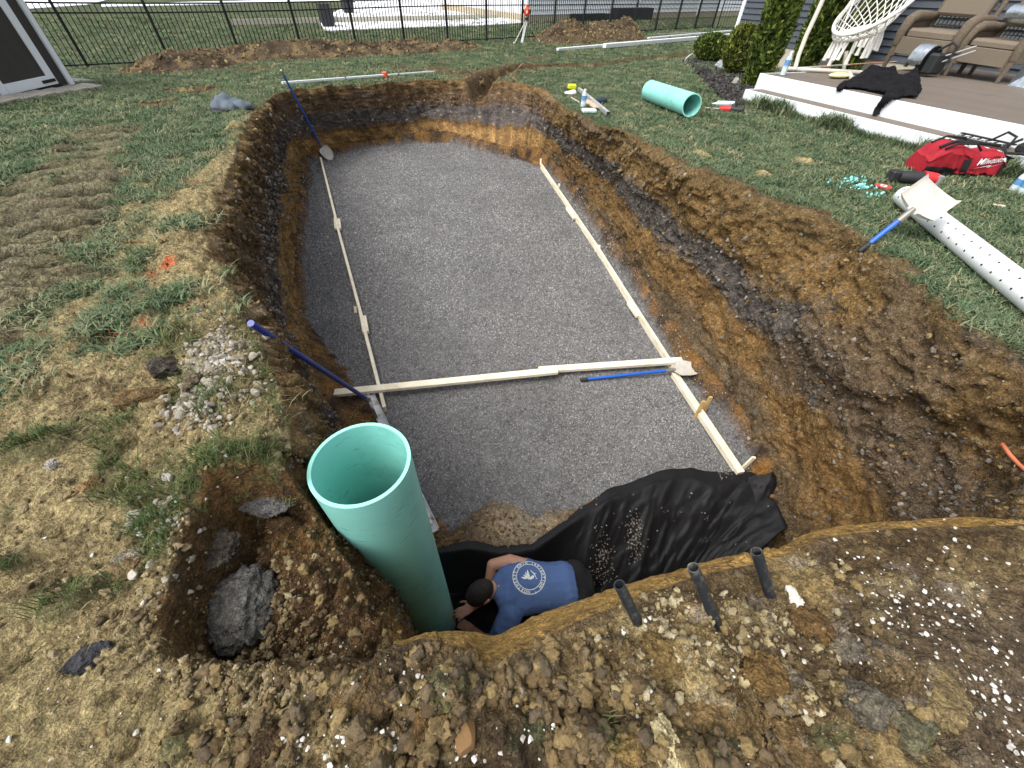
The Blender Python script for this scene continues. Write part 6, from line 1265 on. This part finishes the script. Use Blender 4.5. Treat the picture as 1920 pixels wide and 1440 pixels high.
def torso(mb, grow=0.0, end=-.60):
    st = [(-.66, .135, .105, -.21), (-.585, .16, .115, -.155), (-.53, .162, .112, -.13), (-.45, .155, .108, -.12), (-.32, .168, .112, -.105), (-.2, .185, .118, -.10), (-.1, .195, .112, -.105), (-.03, .175, .095, -.10), (.03, .10, .075, -.085), (.06, .07, .065, -.08)]
    mb.loft([ellring(Bp(a, 0, c), e1, e2, e3, (w+grow)*k_, (h+grow)*k_) for a, w, h, c in st if a >= end]); return mb
def limb(mb, pts, rs, n=14): mb.tube([Bp(*p) for p in pts], [r*k_ for r in rs], n); mb.ell(Bp(*pts[0]), (rs[0]*k_,)*3, 12, 8); mb.ell(Bp(*pts[-1]), (rs[-1]*k_,)*3, 12, 8)
t = root('person', Bp(-.5, 0, -.62), 'man in a blue T-shirt bending down in the sump beside the green standpipe', 'person')
body = MB(); torso(body, 0, -.70)
body.tube([Bp(.0, 0, -.07), Bp(.05, -.005, -.055), Bp(.10, -.02, -.06)], [.062*k_, .058*k_, .056*k_], 16)
# head, bent down: crown towards the pipe
hx = (e1*.72-e3*.62-e2*.30); hx /= np.linalg.norm(hx); hz = e3*.72+e1*.60; hz -= hx*hz.dot(hx); hz /= np.linalg.norm(hz); hy = np.cross(hz, hx)      # hx crown direction, hz back of the head
hcn = Bp(.155, -.035, -.055); HR = Matrix((tuple(hx), tuple(hy), tuple(hz))).transposed(); hh = lambda a, b, c: hcn+(hx*a+hy*b+hz*c)*k_
body.ell(hcn, (.118*k_, .078*k_, .096*k_), 24, 16, HR); body.ell(hh(-.07, 0, -.045), (.065*k_, .056*k_, .06*k_), 16, 10, HR); body.ell(hh(-.02, 0, -.10), (.022*k_, .014*k_, .022*k_), 10, 8, HR)
for s_ in (-1, 1): body.ell(hh(-.025, s_*.080, -.005), (.032*k_, .010*k_, .020*k_), 12, 8, HR)
# near arm (left): sleeve side, goes down into the sump; far arm (right) reaches under the head to the pipe
limb(body, [(-.06, -.17, -.10), (.02, -.27, -.22), (.06, -.30, -.36)], [.062, .055, .047]); limb(body, [(.06, -.30, -.36), (.16, -.24, -.48), (.24, -.16, -.56)], [.046, .036, .028])
limb(body, [(-.20, .15, -.08), (-.08, .195, -.065), (.06, .185, -.10)], [.060, .052, .046]); 
pp = np.array([pc[0], pc[1]]); hnd = P(874, 1150, ZB-.34)
HW = P(888, 1137, ZB-.32); rel = lambda p: ((p-nk)@e1/k_, (p-nk)@e2/k_, (p-nk)@e3/k_)
limb(body, [(.06, .185, -.10), rel(P(912, 1122, ZB-.31)), rel(HW)], [.045, .038, .029])
def hand(mb, wrist, d, n, s, sc_):
    d, n, s = (q/np.linalg.norm(q) for q in (d, n, s)); f = lambda a, b, c: wrist+(d*a+s*b+n*c)*sc_
    mb.loft([[tuple(f(a, w*math.cos(q), h*math.sin(q))) for q in np.linspace(0, 6.283, 14, endpoint=False)] for a, w, h in ((-.01, .027, .02), (.02, .034, .018), (.055, .041, .016), (.085, .041, .014), (.095, .036, .010))])
    for b, ln in ((-.031, .074), (-.010, .084), (.011, .078), (.031, .060)): mb.tube([f(.085, b, 0), f(.085+ln*.4, b*1.12, -.003), f(.085+ln*.72, b*1.15, -.014), f(.085+ln, b*1.15, -.032)], [.0098*sc_, .0092*sc_, .0084*sc_, .0068*sc_], 10); mb.ell(f(.085+ln, b*1.15, -.032), (.0068*sc_,)*3, 8, 6)
    mb.tube([f(.018, -.026, -.004), f(.04, -.055, -.008), f(.065, -.072, -.018), f(.088, -.078, -.026)], [.013*sc_, .0115*sc_, .0098*sc_, .0075*sc_], 10); mb.ell(f(.088, -.078, -.026), (.0075*sc_,)*3, 8, 6)
hd_ = P(846, 1158, ZB-.35)-HW; hd_[2] = -.03; hs_ = np.cross(hd_, (0, 0, 1)); 
hand(body, HW, hd_, np.array([0, 0, 1.]), -hs_, k_*1.05)
lw = Bp(.24, -.16, -.56); hand(body, lw, Bp(.34, -.10, -.6)-lw, np.array([0, 0, 1.]), np.cross(Bp(.34, -.10, -.6)-lw, (0, 0, 1)), k_)
# legs kneeling, towards the right, down on the fabric
for s_ in (-1, 1): limb(body, [(-.62, s_*.09, -.18), (-.52, s_*.13, -.46), (-.44, s_*.14, -.58)], [.085, .066, .054]); limb(body, [(-.44, s_*.14, -.58), (-.66, s_*.13, -.585), (-.84, s_*.13, -.60)], [.052, .046, .036])
remesh(body, 'body', M_SKIN, t, .0062*k_, 4)
tee = MB(); torso(tee, .013, -.60)
for s_, q in ((-1, [(-.07, -.165, -.10), (.0, -.255, -.19), (.035, -.29, -.29)]), (1, [(-.24, .12, -.11), (-.22, .13, -.10), (-.19, .14, -.09)])): tee.tube([Bp(*p) for p in q], [.085*k_, .076*k_, .074*k_], 18); tee.ell(Bp(*q[0]), (.085*k_,)*3, 12, 8)
def folds(c):
    g = c+ORIGIN[t]-nk; a, b, z = g@e1, g@e2, g@e3
    return .011*fbm(a*1.0, b*2.2, z, 5, 3, 601, ridge=True)+.008*fbm(a*3, b*.8, z, 6, 2, 605, ridge=True)*np.exp(-((a+.05)**2)/.02)+.009*np.sin(b*34+a*24)*np.exp(-((a+.0)**2)/.012)*.5+.008*fbm(a, b, z, 9, 2, 603)*np.exp(-((np.abs(b)-.2)**2)/.01)
shirt = remesh(tee, 'shirt', M_TEE, t, .010*k_, 5, folds)
col_ = MB(); col_.tube([Bp(.036+.004*math.cos(q), math.cos(q)*.088, -.083+math.sin(q)*.080) for q in np.linspace(0, 6.283, 28)], .0075*k_, 8, cap=False); col_.build('collar', M_TEE, shirt, smooth=True)
hair = MB(); hair.ell(hh(-.004, 0, .020), (.124*k_, .085*k_, .094*k_), 24, 16, HR)
remesh(hair, 'hair', M_HAIR, t, .008*k_, 2, lambda c: .003*fbm(c[:, 0], c[:, 1], c[:, 2], 60, 2, 611))
tr_ = MB()
for s_ in (-1, 1): limb(tr_, [(-.60, s_*.085, -.17), (-.52, s_*.13, -.46), (-.44, s_*.14, -.58)], [.115, .085, .068]); limb(tr_, [(-.44, s_*.14, -.58), (-.66, s_*.13, -.585), (-.80, s_*.13, -.60)], [.066, .06, .052])
tr_.loft([ellring(Bp(a, 0, c), e1, e2, e3, w*k_, h*k_) for a, w, h, c in ((-.74, .12, .10, -.22), (-.66, .152, .116, -.195), (-.57, .164, .118, -.152))]); remesh(tr_, 'trousers', M_JEAN, t, .014*k_, 4, lambda c: .006*fbm(c[:, 0], c[:, 1], c[:, 2], 10, 2, 621, ridge=True))
for s_ in (-1, 1): sh = MB(); sh.ell(Bp(-.86, s_*.13, -.57), (.06*k_, .048*k_, .045*k_)); sh.ell(Bp(-.93, s_*.13, -.60), (.09*k_, .05*k_, .04*k_)); remesh(sh, 'boot', M_RUBBER, t, .012*k_, 3)
# ---- print on the back: ring, lettering, hand-and-branch emblem
dg = bpy.context.evaluated_depsgraph_get(); SB = BVHTree.FromObject(shirt, dg)
lc = P(992, 1081, ZB); pu = P(992+60, 1081-14, ZB)-lc; RP = float(np.linalg.norm(P(992+31, 1081, ZB)-lc)); ux = -e1; uy = np.cross((0, 0, 1), ux)
ro_ = math.radians(0)
def on_back(x, y, off=.0025):
    p = lc+(ux*x+uy*y)*RP; h = SB.ray_cast(V3(p+[0, 0, .6])-V3(ORIGIN[t]), Vector((0, 0, -1))); q = (h[0] if h[0] else V3(p)-V3(ORIGIN[t])); return q+V3(ORIGIN[t])+Vector((0, 0, off))
def ringband(r0, r1):
    n = 72; mb = MB(); mb.add([on_back(math.cos(a)*r, math.sin(a)*r) for r in (r0, r1) for a in np.linspace(0, 2*math.pi, n, endpoint=False)], [(i, (i+1) % n, n+(i+1) % n, n+i) for i in range(n)]); return mb
M_PRINT = mat('pale_print', srgb(226, 232, 226), .85, var=.04)
ringband(.955, 1.0).build('print_ring', M_PRINT, shirt); ringband(.735, .775).build('print_ring', M_PRINT, shirt)
txt = 'NORTHEAST OHIO IRRIGATION * '; mb = MB()
for i, ch in enumerate(txt):
    if ch == ' ': continue
    a = math.radians(262)-2*math.pi*i/len(txt); vs, fs = text_mesh(ch, .21, 0, .008)
    if not len(vs): continue
    ca, sa = math.cos(a), math.sin(a); mb.add([on_back(ca*(.865+v[1])+sa*v[0]*1.0, sa*(.865+v[1])-ca*v[0]*1.0) for v in vs], fs)
tag(mb.build('print_lettering', M_PRINT, shirt), kind='stuff')
em = MB()
for k in range(4):       # four finger-like leaves
    b0 = (-.05+.03*k, -.10+.02*k); tip = (-.50+.15*k, -.02+.14*k); sd = np.array([-(tip[1]-b0[1]), tip[0]-b0[0]]); sd = sd/np.linalg.norm(sd); n = 7; up_, dn = [], []
    for j in range(n+1): v = j/n; w = .058*math.sin(math.pi*min(1, v*.9+.1))**.8; c = np.array(b0)*(1-v)+np.array(tip)*v+sd*.05*math.sin(v*3.1); up_.append(c+sd*w); dn.append(c-sd*w)
    em.add([on_back(*p) for p in up_+dn[::-1]], [tuple(range(2*(n+1)))])
em.add([on_back(*p) for p in ((-.12, -.18), (.06, -.22), (.24, -.16), (.30, -.02), (.22, .05), (.08, -.06), (-.08, -.10))], [tuple(range(7))]); em.add([on_back(*p) for p in ((.10, .34), (.15, .34), (.34, .14), (.46, -.20), (.42, -.21), (.29, .10))], [tuple(range(6))]); em.add([on_back(*p) for p in ((.31, .13), (.44, .10), (.46, .13), (.33, .17))], [tuple(range(4))])
em.build('print_emblem', M_PRINT, shirt)
